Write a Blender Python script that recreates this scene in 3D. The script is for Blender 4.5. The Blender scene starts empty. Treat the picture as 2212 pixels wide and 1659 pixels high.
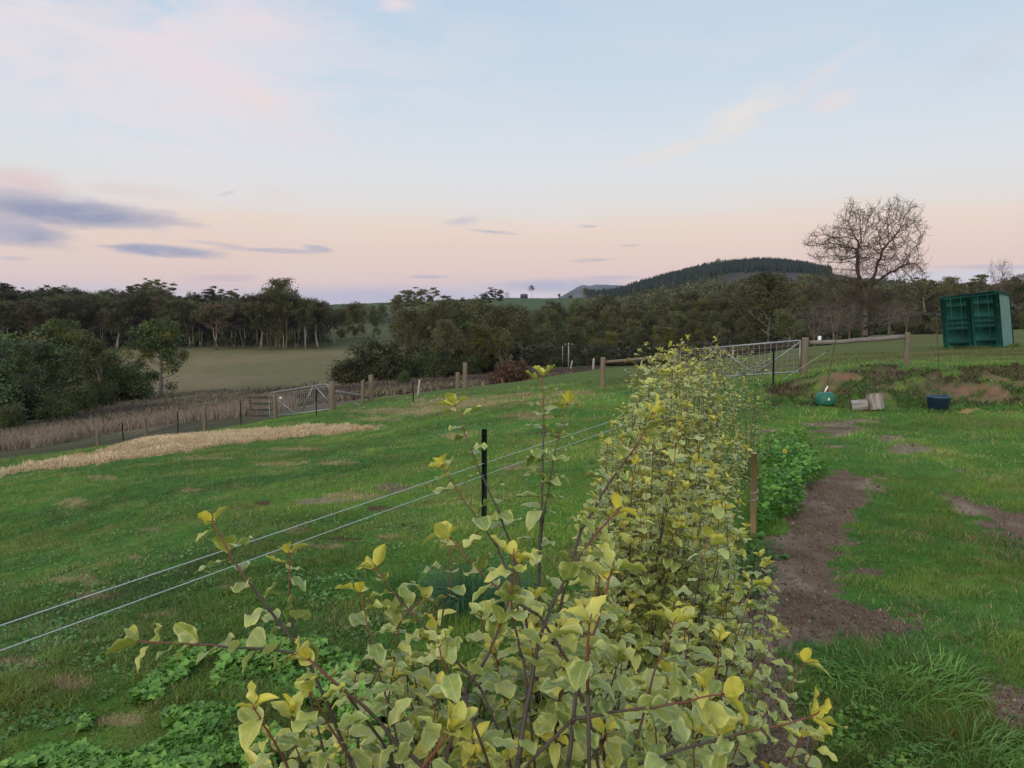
import bpy, math
import numpy as np
from mathutils import Vector, Matrix
R = np.random.default_rng(7)
D2R = math.radians
col = bpy.context.scene.collection
scn = bpy.context.scene

# ---------------------------------------------------------------- camera, world, sun, exposure
H0, PITCH, F, CX, CY = 1.75, D2R(5.13), 1655.0, 1106.0, 829.5
cam_d = bpy.data.cameras.new('camera'); cam = bpy.data.objects.new('camera', cam_d); col.objects.link(cam)
cam.location = (0, 0, H0); cam.rotation_euler = (D2R(90) - PITCH, 0, 0)
cam_d.sensor_width = 36; cam_d.lens = 36 * F / 2212; cam_d.clip_start = 0.02; cam_d.clip_end = 20000
scn.camera = cam
scn.view_settings.view_transform = 'Standard'; scn.view_settings.look = 'None'
scn.view_settings.exposure = 0.0; scn.view_settings.gamma = 1
scn.render.engine = 'CYCLES'
scn.cycles.use_denoising = True
scn.cycles.max_bounces = 6; scn.cycles.diffuse_bounces = 3; scn.cycles.glossy_bounces = 2
scn.cycles.transmission_bounces = 3; scn.cycles.volume_bounces = 0; scn.cycles.caustics_reflective = False

sun_d = bpy.data.lights.new('sun', 'SUN'); sun = bpy.data.objects.new('sun', sun_d); col.objects.link(sun)
sun_d.energy = 1.3; sun_d.angle = D2R(40); sun_d.color = (1, 0.86, 0.70)
sun.rotation_euler = (D2R(66), 0, D2R(-30))          # low and soft, from behind the camera's left shoulder

def s2l(r, g, b):
    f = lambda c: ((c / 255 + .055) / 1.055) ** 2.4 if c > 10 else c / 255 / 12.92
    return (f(r), f(g), f(b))

def pix_dir(u, v):
    """direction (azimuth, elevation) of a point of the sky"""
    X, Yd = (u - CX) / F, (v - CY) / F
    fw = math.cos(PITCH) - Yd * math.sin(PITCH); dn = math.sin(PITCH) + Yd * math.cos(PITCH)
    return math.atan2(X, fw), math.atan2(-dn, math.hypot(X, fw))

class NT:
    def __init__(s, nt): s.nt = nt
    def n(s, t, **kw):
        x = s.nt.nodes.new(t)
        for k, v in kw.items(): setattr(x, k, v)
        return x
    def link(s, a, b): s.nt.links.new(a, b)
    def put(s, sock, v):
        if isinstance(v, (int, float, tuple, list)): sock.default_value = v
        else: s.link(v, sock)
    def math(s, op, a, b=None, c=None, clamp=False):
        x = s.n('ShaderNodeMath', operation=op); x.use_clamp = clamp
        s.put(x.inputs[0], a)
        if b is not None: s.put(x.inputs[1], b)
        if c is not None: s.put(x.inputs[2], c)
        return x.outputs[0]
    def mix(s, fac, a, b, mode='MIX'):
        x = s.n('ShaderNodeMix', data_type='RGBA', blend_type=mode)
        s.put(x.inputs[0], fac); s.put(x.inputs[6], a if not isinstance(a, tuple) else (*a[:3], 1)); s.put(x.inputs[7], b if not isinstance(b, tuple) else (*b[:3], 1))
        return x.outputs[2]
    def ramp(s, fac, stops, interp='LINEAR'):
        x = s.n('ShaderNodeValToRGB'); cr = x.color_ramp; cr.interpolation = interp
        while len(cr.elements) < len(stops): cr.elements.new(0.5)
        for e, (p, c) in zip(cr.elements, stops): e.position = p; e.color = (*c[:3], 1)
        s.put(x.inputs[0], fac); return x.outputs[0]
    def maprange(s, v, a, b, c, d, smooth=True):
        x = s.n('ShaderNodeMapRange', interpolation_type='SMOOTHSTEP' if smooth else 'LINEAR')
        for i, q in enumerate((v, a, b, c, d)): s.put(x.inputs[i], q)
        return x.outputs[0]
    def noise(s, vec, scale, detail=4, rough=.55, dist=0.0):
        x = s.n('ShaderNodeTexNoise'); x.inputs['Scale'].default_value = scale; x.inputs['Detail'].default_value = detail
        x.inputs['Roughness'].default_value = rough; x.inputs['Distortion'].default_value = dist
        if vec is not None: s.link(vec, x.inputs['Vector'])
        return x.outputs['Fac']

def build_world():
    w = bpy.data.worlds.new('World'); scn.world = w; w.use_nodes = True
    nt = w.node_tree; nt.nodes.clear(); g = NT(nt)
    out = g.n('ShaderNodeOutputWorld'); bg = g.n('ShaderNodeBackground')
    tc = g.n('ShaderNodeTexCoord'); sep = g.n('ShaderNodeSeparateXYZ'); g.link(tc.outputs['Generated'], sep.inputs[0])
    az = g.math('ARCTAN2', sep.outputs[0], sep.outputs[1]); el = g.math('ARCSINE', sep.outputs[2])
    E = lambda v: pix_dir(CX, v)[1]
    lo, hi = -0.12, 1.571
    P = lambda e: (e - lo) / (hi - lo)
    # clear dusk sky: lavender at the skyline, peach belt, cream, then pale blue
    warp = g.n('ShaderNodeCombineXYZ'); g.put(warp.inputs[0], g.math('MULTIPLY', az, 1.0)); g.put(warp.inputs[1], g.math('MULTIPLY', el, 4.0))
    nz = g.noise(warp.outputs[0], 3.0, 4, .5)
    elw = g.math('ADD', el, g.math('MULTIPLY', g.math('SUBTRACT', nz, .5), .034))
    fac = g.math('DIVIDE', g.math('SUBTRACT', elw, lo), hi - lo)
    stops = [(0.0, s2l(150, 150, 160)), (P(E(690)), s2l(192, 190, 205)), (P(E(640)), s2l(208, 196, 206)), (P(E(605)), s2l(228, 201, 195)),
             (P(E(545)), s2l(233, 206, 192)), (P(E(492)), s2l(235, 214, 199)), (P(E(455)), s2l(227, 221, 216)), (P(E(370)), s2l(221, 225, 228)),
             (P(E(230)), s2l(207, 219, 230)), (P(E(90)), s2l(195, 213, 229)), (P(E(-60)), s2l(183, 206, 228)), (P(0.75), s2l(172, 196, 222)), (1.0, s2l(160, 184, 212))]
    colr = g.ramp(fac, stops)
    # the sky's own luminance variation from a low-sun sky model, used faintly
    sky = g.n('ShaderNodeTexSky', sky_type='NISHITA'); sky.sun_disc = False
    sky.sun_elevation = D2R(24); sky.sun_rotation = D2R(180 + 30); sky.air_density = 1.0
    skm = g.n('ShaderNodeMix', data_type='RGBA', blend_type='ADD'); skm.inputs[0].default_value = 0.004
    g.link(colr, skm.inputs[6]); g.link(sky.outputs[0], skm.inputs[7]); colr = skm.outputs[2]
    # broad thin cirrus veil
    cz = g.n('ShaderNodeCombineXYZ')
    g.put(cz.inputs[0], g.math('ADD', g.math('MULTIPLY', az, 1.6), g.math('MULTIPLY', el, 1.2))); g.put(cz.inputs[1], g.math('MULTIPLY', el, 4.5)); cz.inputs[2].default_value = 3.3
    veil = g.noise(cz.outputs[0], 2.6, 7, .55, .6)
    left = g.maprange(az, 0.05, -0.55, 0, 1)
    hi_el = g.maprange(el, 0.07, 0.30, 0.15, 1)
    mot = g.noise(cz.outputs[0], 9.0, 6, .6, .4)
    va = g.math('MULTIPLY', g.maprange(g.math('ADD', veil, g.math('MULTIPLY', g.math('SUBTRACT', mot, .5), .28)), .42, .60, 0, 1),g.math('MULTIPLY', hi_el, g.math('ADD', g.math('MULTIPLY', left, .62), .12)))
    colr = g.mix(va, colr, s2l(236, 226, 230))
    # individual clouds; coordinates of shapes are warped by noise stretched along the horizon
    wz = g.n('ShaderNodeCombineXYZ'); g.put(wz.inputs[0], g.math('MULTIPLY', az, 7.0)); g.put(wz.inputs[1], g.math('MULTIPLY', el, 30.0))
    n1 = g.noise(wz.outputs[0], 1.3, 7, .62, .3)
    wz2 = g.n('ShaderNodeCombineXYZ'); g.put(wz2.inputs[0], g.math('MULTIPLY', az, 22.0)); g.put(wz2.inputs[1], g.math('MULTIPLY', el, 60.0)); wz2.inputs[2].default_value = 5.0
    n2 = g.noise(wz2.outputs[0], 1.2, 6, .6, .2)
    rag = g.math('ADD', g.math('MULTIPLY', g.math('SUBTRACT', n1, .5), 2.1), g.math('MULTIPLY', g.math('SUBTRACT', n2, .5), 1.0))
    opn = g.maprange(g.math('ADD', g.math('MULTIPLY', n1, .5), g.math('MULTIPLY', n2, .5)), .38, .60, .60, 1.05)
    C = [  # u, v,half width, half height, tilt deg, colour, opacity, softness, raggedness
        (430, 150, 300, 60, -22, (236, 222, 226), .9, .9, 1.6), (560, 40, 150, 45, 8, (234, 221, 226), .9, .9, 1.5),
        (120, 90, 300, 90, 0, (231, 222, 226), .5, .9, 1.6), (560, 215, 60, 30, -10, (236, 221, 219), .9, .9, 1.4),
        (1600, 250, 100, 32, 28, (238, 228, 221), .95, .9, 1.5), (1470, 320, 130, 12, 14, (234, 225, 220), .9, .9, 1.4), (1770, 165, 120, 16, 30, (226, 221, 225), .8, .9, 1.6),
        (1800, 222, 50, 20, 10, (232, 222, 222), 1.0, .9, 1.5), (1860, 430, 70, 9, 4, (232, 216, 205), .7, .9, 1.2), (1640, 390, 260, 8, 6, (226, 224, 222), .5, .9, 1.2),
        (2120, 130, 110, 35, 20, (203, 209, 219), .5, .9, 1.6), (855, 8, 40, 16, 10, (232, 220, 224), 1.1, .9, 1.4),
        (40, 395, 125, 40, -6, (226, 203, 203), .95, .55, 1.0), (290, 412, 110, 16, -2, (226, 212, 208), .8, .7, 1.2), (590, 415, 45, 18, 0, (229, 216, 210), .6, .9, 1.2),
        (140, 442, 240, 26, -3, (189, 186, 202), .8, .5, .9),
        (150, 462, 250, 31, -2, (156, 160, 184), 1.15, .45, .9), (50, 505, 135, 28, -6, (166, 167, 189), 1.1, .45, .9), (20, 490, 80, 30, 0, (186, 182, 199), .8, .6, .9),
        (335, 540, 158, 14, -3, (163, 166, 189), 1.15, .42, .85), (590, 541, 100, 6, -1, (171, 174, 194), .85, .6, 1.3), (690, 537, 38, 7, -8, (168, 172, 192), .85, .5, 1.1),
        (470, 527, 60, 4, -5, (190, 188, 200), .7, .6, 1.2), (1000, 477, 34, 9, 8, (186, 188, 203), .7, .9, 1.5), (1062, 501, 50, 4, -5, (178, 182, 200), .75, .6, 1.2), (490, 418, 20, 4, 20, (190, 196, 208), .6, .7, 1.2),
        (1272, 489, 24, 4, 0, (184, 184, 198), .8, .6, 1.0), (1360, 530, 34, 4, 0, (198, 184, 192), .8, .6, 1.0), (1280, 562, 50, 4, 2, (194, 182, 194), .8, .6, 1.0),
        (490, 601, 80, 9, 1, (204, 184, 196), .8, .6, 1.0), (925, 598, 48, 4, 0, (181, 178, 199), .85, .6, 1.0), (30, 558, 40, 5, 0, (191, 184, 197), .7, .6, 1.0),
        (800, 640, 260, 22, 0, (182, 182, 207), .75, .7, .6), (1190, 617, 150, 15, 0, (176, 181, 206), .85, .5, .8), (1320, 600, 70, 6, 0, (190, 185, 203), .8, .6, .9),
        (1140, 640, 120, 8, 0, (222, 216, 226), .7, .6, .8),
        (2080, 598, 260, 20, 0, (212, 216, 226), .85, .5, .5), (2150, 577, 120, 6, -2, (190, 186, 202), .8, .5, .8),
    ]
    for (u, v, hw, hh, tilt, c, op, soft, rg) in C:
        a0, e0 = pix_dir(u, v); hwr = hw / F * math.cos(a0) ** 2; hhr = hh / F * math.cos(a0)
        dx = g.math('SUBTRACT', az, a0); dy = g.math('SUBTRACT', el, e0); ct, st = math.cos(D2R(tilt)), math.sin(D2R(tilt))
        x = g.math('ADD', g.math('MULTIPLY', dx, ct / hwr), g.math('MULTIPLY', dy, st / hwr))
        y = g.math('ADD', g.math('MULTIPLY', dx, -st / hhr), g.math('MULTIPLY', dy, ct / hhr))
        d = g.math('SQRT', g.math('ADD', g.math('MULTIPLY', x, x), g.math('MULTIPLY', y, y)))
        d = g.math('ADD', d, g.math('MULTIPLY', rag, rg))
        colr = g.mix(g.math('MULTIPLY', g.maprange(d, 1 + soft * .55, .75 - soft, 0, op), opn), colr, s2l(*c))
    # unseen sky, afterglow behind and open sky overhead, brightened to light the ground
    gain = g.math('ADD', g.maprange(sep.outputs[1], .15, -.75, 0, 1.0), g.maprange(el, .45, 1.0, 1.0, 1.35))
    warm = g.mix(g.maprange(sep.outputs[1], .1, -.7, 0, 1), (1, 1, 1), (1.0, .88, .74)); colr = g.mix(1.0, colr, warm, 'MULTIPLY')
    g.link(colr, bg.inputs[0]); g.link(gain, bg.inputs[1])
    g.link(bg.outputs[0], out.inputs[0])
build_world()

# ---------------------------------------------------------------- numeric helpers
def zpx(v, Y): return H0 - Y * np.tan(PITCH + np.arctan((v - CY) / F))
def xpx(u, v, Y): return (u - CX) / F * Y / (math.cos(PITCH) - (v - CY) / F * math.sin(PITCH))
def P(u, v, Y): return np.array((xpx(u, v, Y), Y, zpx(v, Y)))
def proj(x, y, z):
    dz = z - H0; fw = y * math.cos(PITCH) - dz * math.sin(PITCH); up = y * math.sin(PITCH) + dz * math.cos(PITCH)
    fw = np.maximum(fw, .05)
    return CX + F * x / fw, CY - F * up / fw
def _hash(i, j, s):
    i = i.astype(np.int64); j = j.astype(np.int64)
    n = (i * 374761393 + j * 668265263 + s * 1274126177) & 0xffffffff
    n = ((n ^ (n >> 13)) * 1274126177) & 0xffffffff
    return ((n ^ (n >> 16)) & 0xffff) / 65535.0
def vnoise(x, y, s=0):
    xi, yi = np.floor(x), np.floor(y); fx, fy = x - xi, y - yi
    fx, fy = fx * fx * (3 - 2 * fx), fy * fy * (3 - 2 * fy)
    a, b, c, d = _hash(xi, yi, s), _hash(xi + 1, yi, s), _hash(xi, yi + 1, s), _hash(xi + 1, yi + 1, s)
    return (a * (1 - fx) + b * fx) * (1 - fy) + (c * (1 - fx) + d * fx) * fy
def fbm(x, y, o=4, s=0):
    t, a, n = 0, .5, 0
    for k in range(o): t = t + a * vnoise(x * 2 ** k + k * 17.3, y * 2 ** k - k * 9.1, s + k); n += a; a *= .5
    return t / n
def sstep(a, b, x): t = np.clip((x - a) / (b - a), 0, 1); return t * t * (3 - 2 * t)
def lerp(a, b, t): return a + (np.asarray(b) - a) * t[..., None]

# ---------------------------------------------------------------- ground shape: columns of (distance, height or row of the photo it sits on)
COLS = {
 -900: [(.4,0),(4,-.1),(8.5,-1.4),(17,-2.9),(24,-4),(33,-5.5),(60,-9),(100,-12),(150,-13),(280,-9),(400,-5),(900,6),(5000,0)],
 -300: [(.4,0),(4,-.1),(8.5,-1.1),(17,-2.4),(24,-3.4),(33,-4.8),(60,-8),(100,-11),(150,-12.5),(280,-10),(400,-5),(900,5),(5000,0)],
 0: [(.4,0),(3.5,0),(8.5,-.85),(17,1025),(20.5,1002),(24,-2.85),(32,-4.1),(45,963),(60,940),(90,-9.6),(130,-12),(180,-11),(270,-10.3),(400,-6),(900,5),(5000,0)],
 300: [(.4,0),(4,0),(8.5,-.55),(17,985),(21,957),(24,950),(33,-3.75),(45,925),(60,905),(80,885),(100,868),(125,848),(170,800),(260,756),(300,-9),(400,-3),(900,5),(5000,0)],
 580: [(.4,0),(5,0),(9,-.35),(19,958),(23,935),(30,911),(33,904),(40,893),(60,870),(90,850),(120,838),(170,795),(250,757),(320,-8),(400,0),(900,10),(5000,0)],
 800: [(.4,0),(6,0),(12,-.42),(20,925),(26,893),(32,866),(36,861),(45,856),(70,838),(100,825),(170,790),(230,757),(260,745),(400,712),(500,-2),(900,655),(1200,10),(5000,0)],
 1060: [(.4,0),(7,0),(12,-.25),(20,-.66),(30,850),(40,831),(46,-2.5),(60,829),(90,815),(130,-8),(200,-9),(300,-7),(500,0),(900,644),(1100,22),(1400,0),(5000,0)],
 1290: [(.4,0),(8,0),(15,-.12),(24,838),(35,815),(45,797),(52,-2.2),(90,793),(150,790),(200,-10),(300,-9),(500,-2),(900,643),(1100,22),(1400,5),(5000,0)],
 1340: [(.4,0),(8,0),(15,-.1),(22,840),(30,818),(46,793),(60,-2.5),(90,-4.4),(150,-8.3),(250,-9),(400,-3),(700,10),(1100,632),(1500,20),(5000,0)],
 1400: [(.4,0),(8,0),(15,-.05),(21.5,833),(30,810),(47,790),(60,-2.5),(90,-4.5),(150,-8),(250,-8),(400,-2),(700,16),(1100,612),(1500,35),(5000,0)],
 1480: [(.4,0),(8,0),(15,0),(21.5,825),(30,800),(48,783),(60,-2.4),(90,-4.5),(150,-8),(250,-7),(400,0),(700,22),(1100,591),(1500,45),(5000,0)],
 1560: [(.4,0),(8,0),(15,0),(20,827),(30,795),(55,773),(75,-2.6),(150,-7.4),(250,-6),(400,2),(700,28),(1100,573),(1500,50),(5000,0)],
 1640: [(.4,0),(8,0),(14,0),(17,.12),(20,824),(30,790),(60,765),(80,-3.0),(150,-7),(250,-5),(400,5),(700,604),(1100,569),(1500,55),(5000,0)],
 1700: [(.4,0),(8,0),(14.4,0),(15.6,.1),(17,.16),(20,819),(30,784),(60,754),(85,-2.5),(150,-6),(250,-4),(400,8),(700,602),(1100,573),(1500,55),(5000,0)],
 1770: [(.4,0),(8,0),(14.3,0),(15,.12),(15.8,.34),(17,812),(20,803),(30,770),(60,746),(90,-2),(150,-5),(250,-3),(400,8),(700,608),(1100,587),(1500,45),(5000,0)],
 1870: [(.4,0),(8,0),(14.2,0),(14.9,.12),(15.6,.36),(16.6,801),(20,789),(37,757),(75,738),(110,723),(130,-3),(250,-2),(500,10),(1000,604),(1500,40),(5000,0)],
 2212: [(.4,0),(8,0),(13.4,0),(14.4,.12),(15.2,.38),(16.3,800),(20,786),(37,748),(75,724),(110,720),(250,0),(500,8),(1000,30),(5000,0)],
 2700: [(.4,0),(8,0),(13,0),(14,.12),(14.8,.38),(16,.6),(20,.6),(37,.5),(75,.3),(110,0),(250,2),(500,8),(1000,30),(5000,0)],
}
GT = np.linspace(-1.3, 1.0, 231); GL = np.linspace(math.log(.4), math.log(7000), 700)
def _grid():
    us = sorted(COLS); ts = [(u - CX) / F for u in us]; tab = []
    for u in us:
        Y = np.array([a for a, _ in COLS[u]]); z = np.array([zpx(b, a) if b > 400 else b for a, b in COLS[u]])
        tab.append(np.interp(GL, np.log(Y), z))
    tab = np.array(tab); G = np.empty((len(GT), len(GL)))
    for j in range(len(GL)): G[:, j] = np.interp(GT, ts, tab[:, j])
    k = np.array([1, 4, 7, 4, 1.]); k /= k.sum()
    for _ in range(2):
        q = np.pad(G, ((2, 2), (0, 0)), 'edge'); G = sum(k[i] * q[i:i + G.shape[0]] for i in range(5))
    for _ in range(1):
        q = np.pad(G, ((0, 0), (2, 2)), 'edge'); G = sum(k[i] * q[:, i:i + G.shape[1]] for i in range(5))
    return G
GZ = _grid()
def Z0(x, y):
    x = np.asarray(x, float); y = np.asarray(y, float); ye = np.maximum(y, .45)
    a = np.clip((x / ye - GT[0]) / (GT[1] - GT[0]), 0, len(GT) - 1.001); b = np.clip((np.log(ye) - GL[0]) / (GL[1] - GL[0]), 0, len(GL) - 1.001)
    i, j = a.astype(int), b.astype(int); fa, fb = a - i, b - j
    return (GZ[i, j] * (1 - fa) + GZ[i + 1, j] * fa) * (1 - fb) + (GZ[i, j + 1] * (1 - fa) + GZ[i + 1, j + 1] * fa) * fb
def bankw(x, y):
    return sstep(.30, .36, x / np.maximum(y, .5)) * sstep(13.6, 14.8, y) * (1 - sstep(16.6, 18.5, y))
def Z(x, y):
    x = np.asarray(x, float); y = np.asarray(y, float); z = Z0(x, y)
    z = z + (fbm(x * .9, y * .9, 3, 3) - .5) * .10 * sstep(1, 4, y) * np.minimum(1, .5 + y / 40)
    z = z + bankw(x, y) * ((fbm(x * 1.6, y * 1.6, 4, 11) - .5) * .55 + (vnoise(x * 5, y * 5, 12) - .5) * .12)
    z = z + (fbm(x * .03, y * .03, 3, 5) - .5) * 3.0 * sstep(120, 500, y)
    return z
def at(u, v, Y):
    """where the ground lies under a column of the photo at a distance"""
    x = xpx(u, v, Y); return np.array((x, Y, float(Z(x, Y))))

# ---------------------------------------------------------------- where soil, straw and dry patches lie (regions of the ground)
def inpoly(poly, u, v):
    c = np.zeros(np.shape(u), bool); n = len(poly)
    for i in range(n):
        (x1, y1), (x2, y2) = poly[i], poly[i - 1]
        c ^= ((y1 > v) != (y2 > v)) & (u < (x2 - x1) * (v - y1) / ((y2 - y1) or 1e-9) + x1)
    return c
SOIL = [[(1775,1018),(1830,1012),(1888,1030),(1895,1062),(1862,1100),(1838,1150),(1815,1190),(1800,1240),(1812,1290),(1850,1318),(1930,1322),(2005,1356),(1990,1378),(1900,1385),(1800,1382),(1755,1400),(1735,1450),(1750,1520),(1790,1600),(1810,1700),(1380,1720),(1420,1500),(1540,1300),(1630,1215),(1690,1150),(1720,1090),(1742,1048)],
        [(2035,1062),(2070,1072),(2212,1110),(2330,1130),(2330,1180),(2212,1184),(2150,1168),(2110,1120),(2060,1092)],
        [(2100,1490),(2140,1483),(2212,1490),(2330,1500),(2330,1575),(2212,1568),(2150,1560),(2130,1540)]]
PATCH = [  # u, v, half width, half height, kind: 0 soil 1 dry straw 2 dark manure 3 orange clay
 (1790,917,72,4,0),(1808,931,58,11,0),(1850,911,52,5,0),(1925,945,35,9,0),(1972,971,44,10,0),(1668,931,34,5,0),(1800,966,40,4,0),(2080,886,45,7,3),(2190,888,25,5,3),(2075,1016,16,6,0),(1930,1150,70,4,0),(1885,1236,42,12,0),
 (215,1032,40,5,1),(160,1085,38,8,1),(290,1207,18,6,1),(165,1253,48,10,1),(205,1286,62,9,1),(60,1440,66,14,1),(150,1482,60,18,1),(760,1073,70,11,1),(700,1083,50,6,0),(845,1052,50,9,0),(830,1100,40,7,2),(742,1162,40,7,2),(700,1180,45,8,1),(835,1161,28,5,1),(640,1151,34,6,1),
 (610,1002,60,4,1),(730,1000,40,4,1),(985,943,30,5,1),(1010,870,130,12,1),(880,888,110,9,1),(1150,900,60,8,1),(1210,870,50,6,1),(420,1060,40,4,1),(330,1145,30,5,1),(640,970,60,4,1),(500,1270,30,6,1),(560,1085,20,5,2),(1130,1010,40,5,1),(920,1085,25,4,2),(270,1560,60,16,1),(1180,935,40,4,2),
 (1240,850,60,5,1),(1120,855,70,5,1),(820,905,50,4,1),(450,990,50,3,1),(350,1330,40,9,1),(560,1340,30,6,1)]
HAY = [(-500,1046),(-200,1038),(0,1022),(110,998),(230,972),(330,948),(440,936),(560,930),(690,922),(800,923),(830,926),(760,934),(640,944),(480,962),(400,976),(300,990),(160,1008),(60,1018),(0,1030),(-200,1052),(-500,1062)]
MEANV = {}
def zones(x, y, z):
    """weights of bare soil, dry straw, manure, clay and the hay row at points of the ground"""
    u, v = proj(x, y, z)
    px = F / np.maximum(y, .5)                        # photo pixels per metre there, to keep the noise in metres
    nx = (fbm(x * 3.1, y * 3.1, 4, 21) - .5); ny = (fbm(x * 3.1 + 40, y * 3.1, 4, 22) - .5)
    un = u + nx * .45 * px; vn = v + ny * .30 * px * np.minimum(1, 1.7 / np.maximum(y, .5) + .08)
    fn = (fbm(x * 13, y * 13, 3, 23) - .5); un = un + fn * .32 * px; vn = vn + (fbm(x * 13 + 7, y * 13, 3, 24) - .5) * .26 * px * np.minimum(1, 1.7 / np.maximum(y, .5) + .08)
    soil = np.zeros_like(u); dry = soil.copy(); dark = soil.copy(); clay = soil.copy()
    near = y < 26
    for p in SOIL: soil = np.maximum(soil, inpoly(p, un, vn) & near)
    for (a, b, w, h, k) in PATCH:
        d = ((u + nx * w * 1.6 - a) / w) ** 2 + ((v + ny * h * 2.6 - b) / h) ** 2
        q = 1 - sstep(.55, 1.25, d)
        if k == 0: soil = np.maximum(soil, q * .9)
        elif k == 1: dry = np.maximum(dry, q * .85)
        elif k == 2: dark = np.maximum(dark, q)
        else: clay = np.maximum(clay, q)
    hay = inpoly(HAY, u + nx * 26, v + ny * 9).astype(float) * ((y > 9) & (y < 26))
    bk = bankw(x, y)
    b1 = fbm(x * 1.7, y * 2.3, 4, 31)
    bclay = bk * sstep(.53, .62, b1) * sstep(-.02, .08, .95 - np.abs(y - 15.4))
    bbush = bk * (1 - sstep(.42, .52, b1))
    return u, v, soil, dry, dark, clay, hay, bclay, bbush
A = lambda *c: np.array(c, float)
LUSH, DEEP, OLIVE, STRAW, SOILC, SOIL2 = A(.085,.185,.024), A(.046,.120,.020), A(.125,.140,.034), A(.34,.25,.13), A(.135,.093,.066), A(.225,.165,.125)
def ground_col(x, y, z):
    u, v, soil, dry, dark, clay, hay, bclay, bbush = zones(x, y, z)
    bk_ = bankw(x, y); n = fbm(x * .35, y * .35, 4, 41); m = fbm(x * 2.2, y * 2.2, 4, 42); n3 = fbm(x * 9, y * 9, 3, 43)
    c = lerp(np.broadcast_to(DEEP, x.shape + (3,)), LUSH, sstep(.3, .68, n * .5 + m * .5))
    c = lerp(c, OLIVE, .7 * sstep(.52, .72, m))
    c = lerp(c, STRAW * .55, .5 * sstep(.60, .80, n3 * .5 + m * .5))
    c = c * (.72 + .56 * n3)[..., None]
    # upper paddock beyond the gate: shorter and duller
    up = sstep(19, 26, y) * sstep(1180, 1420, u)
    c = lerp(c, lerp(np.broadcast_to(A(.100,.098,.034), x.shape + (3,)), A(.090,.115,.032), sstep(.35, .65, n)), up)
    mid = sstep(26, 34, y) * sstep(700, 900, u) * (1 - sstep(1180, 1420, u))
    c = lerp(c, A(.080,.105,.030), .7 * mid)
    c = lerp(c, STRAW * .8 * (.8 + .4 * n3)[..., None], dry * (.45 + .5 * n3))
    sc = lerp(np.broadcast_to(SOILC, x.shape + (3,)), SOIL2, sstep(.4, .65, m)) * (.65 + .7 * n3)[..., None]
    c = lerp(c, sc, soil); c = lerp(c, A(.07,.035,.022), dark * .9); c = lerp(c, A(.33,.19,.09), clay * .9)
    c = lerp(c, A(.50,.36,.205), hay)
    c = lerp(c, A(.175,.105,.065) * (.6 + .7 * n3)[..., None], bclay); c = lerp(c, A(.07,.055,.035), bbush * .8)
    c = lerp(c, A(.105,.074,.048) * (.6 + .7 * n3)[..., None], bk_ * .75 * (1 - bclay) * (1 - sstep(.52, .6, m)))
    # beyond the boundary fence
    d1 = np.interp(u, [-900, 0, 580, 720, 870, 1060, 1290, 1480, 1640], [27, 27, 31.5, 33, 38, 47, 50, 70, 95])
    off = sstep(0, 2.5, y - d1) * (1 - sstep(1640, 1720, u))
    w1 = fbm(x * .12, y * .05, 4, 51); w2 = fbm(x * .6, y * .25, 4, 52)
    scrub = lerp(np.broadcast_to(A(.135,.108,.078), x.shape + (3,)), A(.215,.180,.115), sstep(.35, .65, w2))
    scrub = lerp(scrub, A(.055,.038,.042), sstep(.5, .62, w1) * .8)
    scrub = lerp(scrub, A(.070,.075,.032), (1 - sstep(36, 50, y)) * (1 - sstep(560, 700, u)) * .85)
    c = lerp(c, scrub, off)
    khaki = lerp(np.broadcast_to(A(.225,.180,.095), x.shape + (3,)), A(.175,.160,.075), sstep(.35, .65, fbm(x * .03, y * .03, 4, 53))) * (.85 + .3 * w2)[..., None]
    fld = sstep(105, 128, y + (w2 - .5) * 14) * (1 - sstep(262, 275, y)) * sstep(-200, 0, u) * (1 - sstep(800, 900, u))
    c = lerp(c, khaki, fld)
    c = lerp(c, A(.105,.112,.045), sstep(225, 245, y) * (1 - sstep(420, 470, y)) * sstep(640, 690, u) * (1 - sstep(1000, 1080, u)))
    low = sstep(85, 100, y) * (1 - sstep(165, 190, y)) * sstep(1120, 1180, u) * (1 - sstep(1500, 1640, u))
    c = lerp(c, A(.085,.125,.038), low)
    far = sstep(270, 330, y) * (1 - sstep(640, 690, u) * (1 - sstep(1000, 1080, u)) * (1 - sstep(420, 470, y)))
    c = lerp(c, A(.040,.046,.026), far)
    c = lerp(c, A(.075,.115,.050), sstep(500, 620, y) * sstep(690, 760, u) * (1 - sstep(1330, 1400, u)))
    bald = sstep(600, 700, y) * inpoly([(1555,606),(1600,588),(1650,582),(1710,586),(1735,600),(1725,622),(1640,628),(1560,622)], u + (w1 - .5) * 40, v + (w1 - .5) * 10)
    c = lerp(c, A(.060,.050,.047), bald * .85)
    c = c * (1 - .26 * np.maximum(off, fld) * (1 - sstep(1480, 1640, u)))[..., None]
    return np.clip(c, .004, .9)

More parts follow.
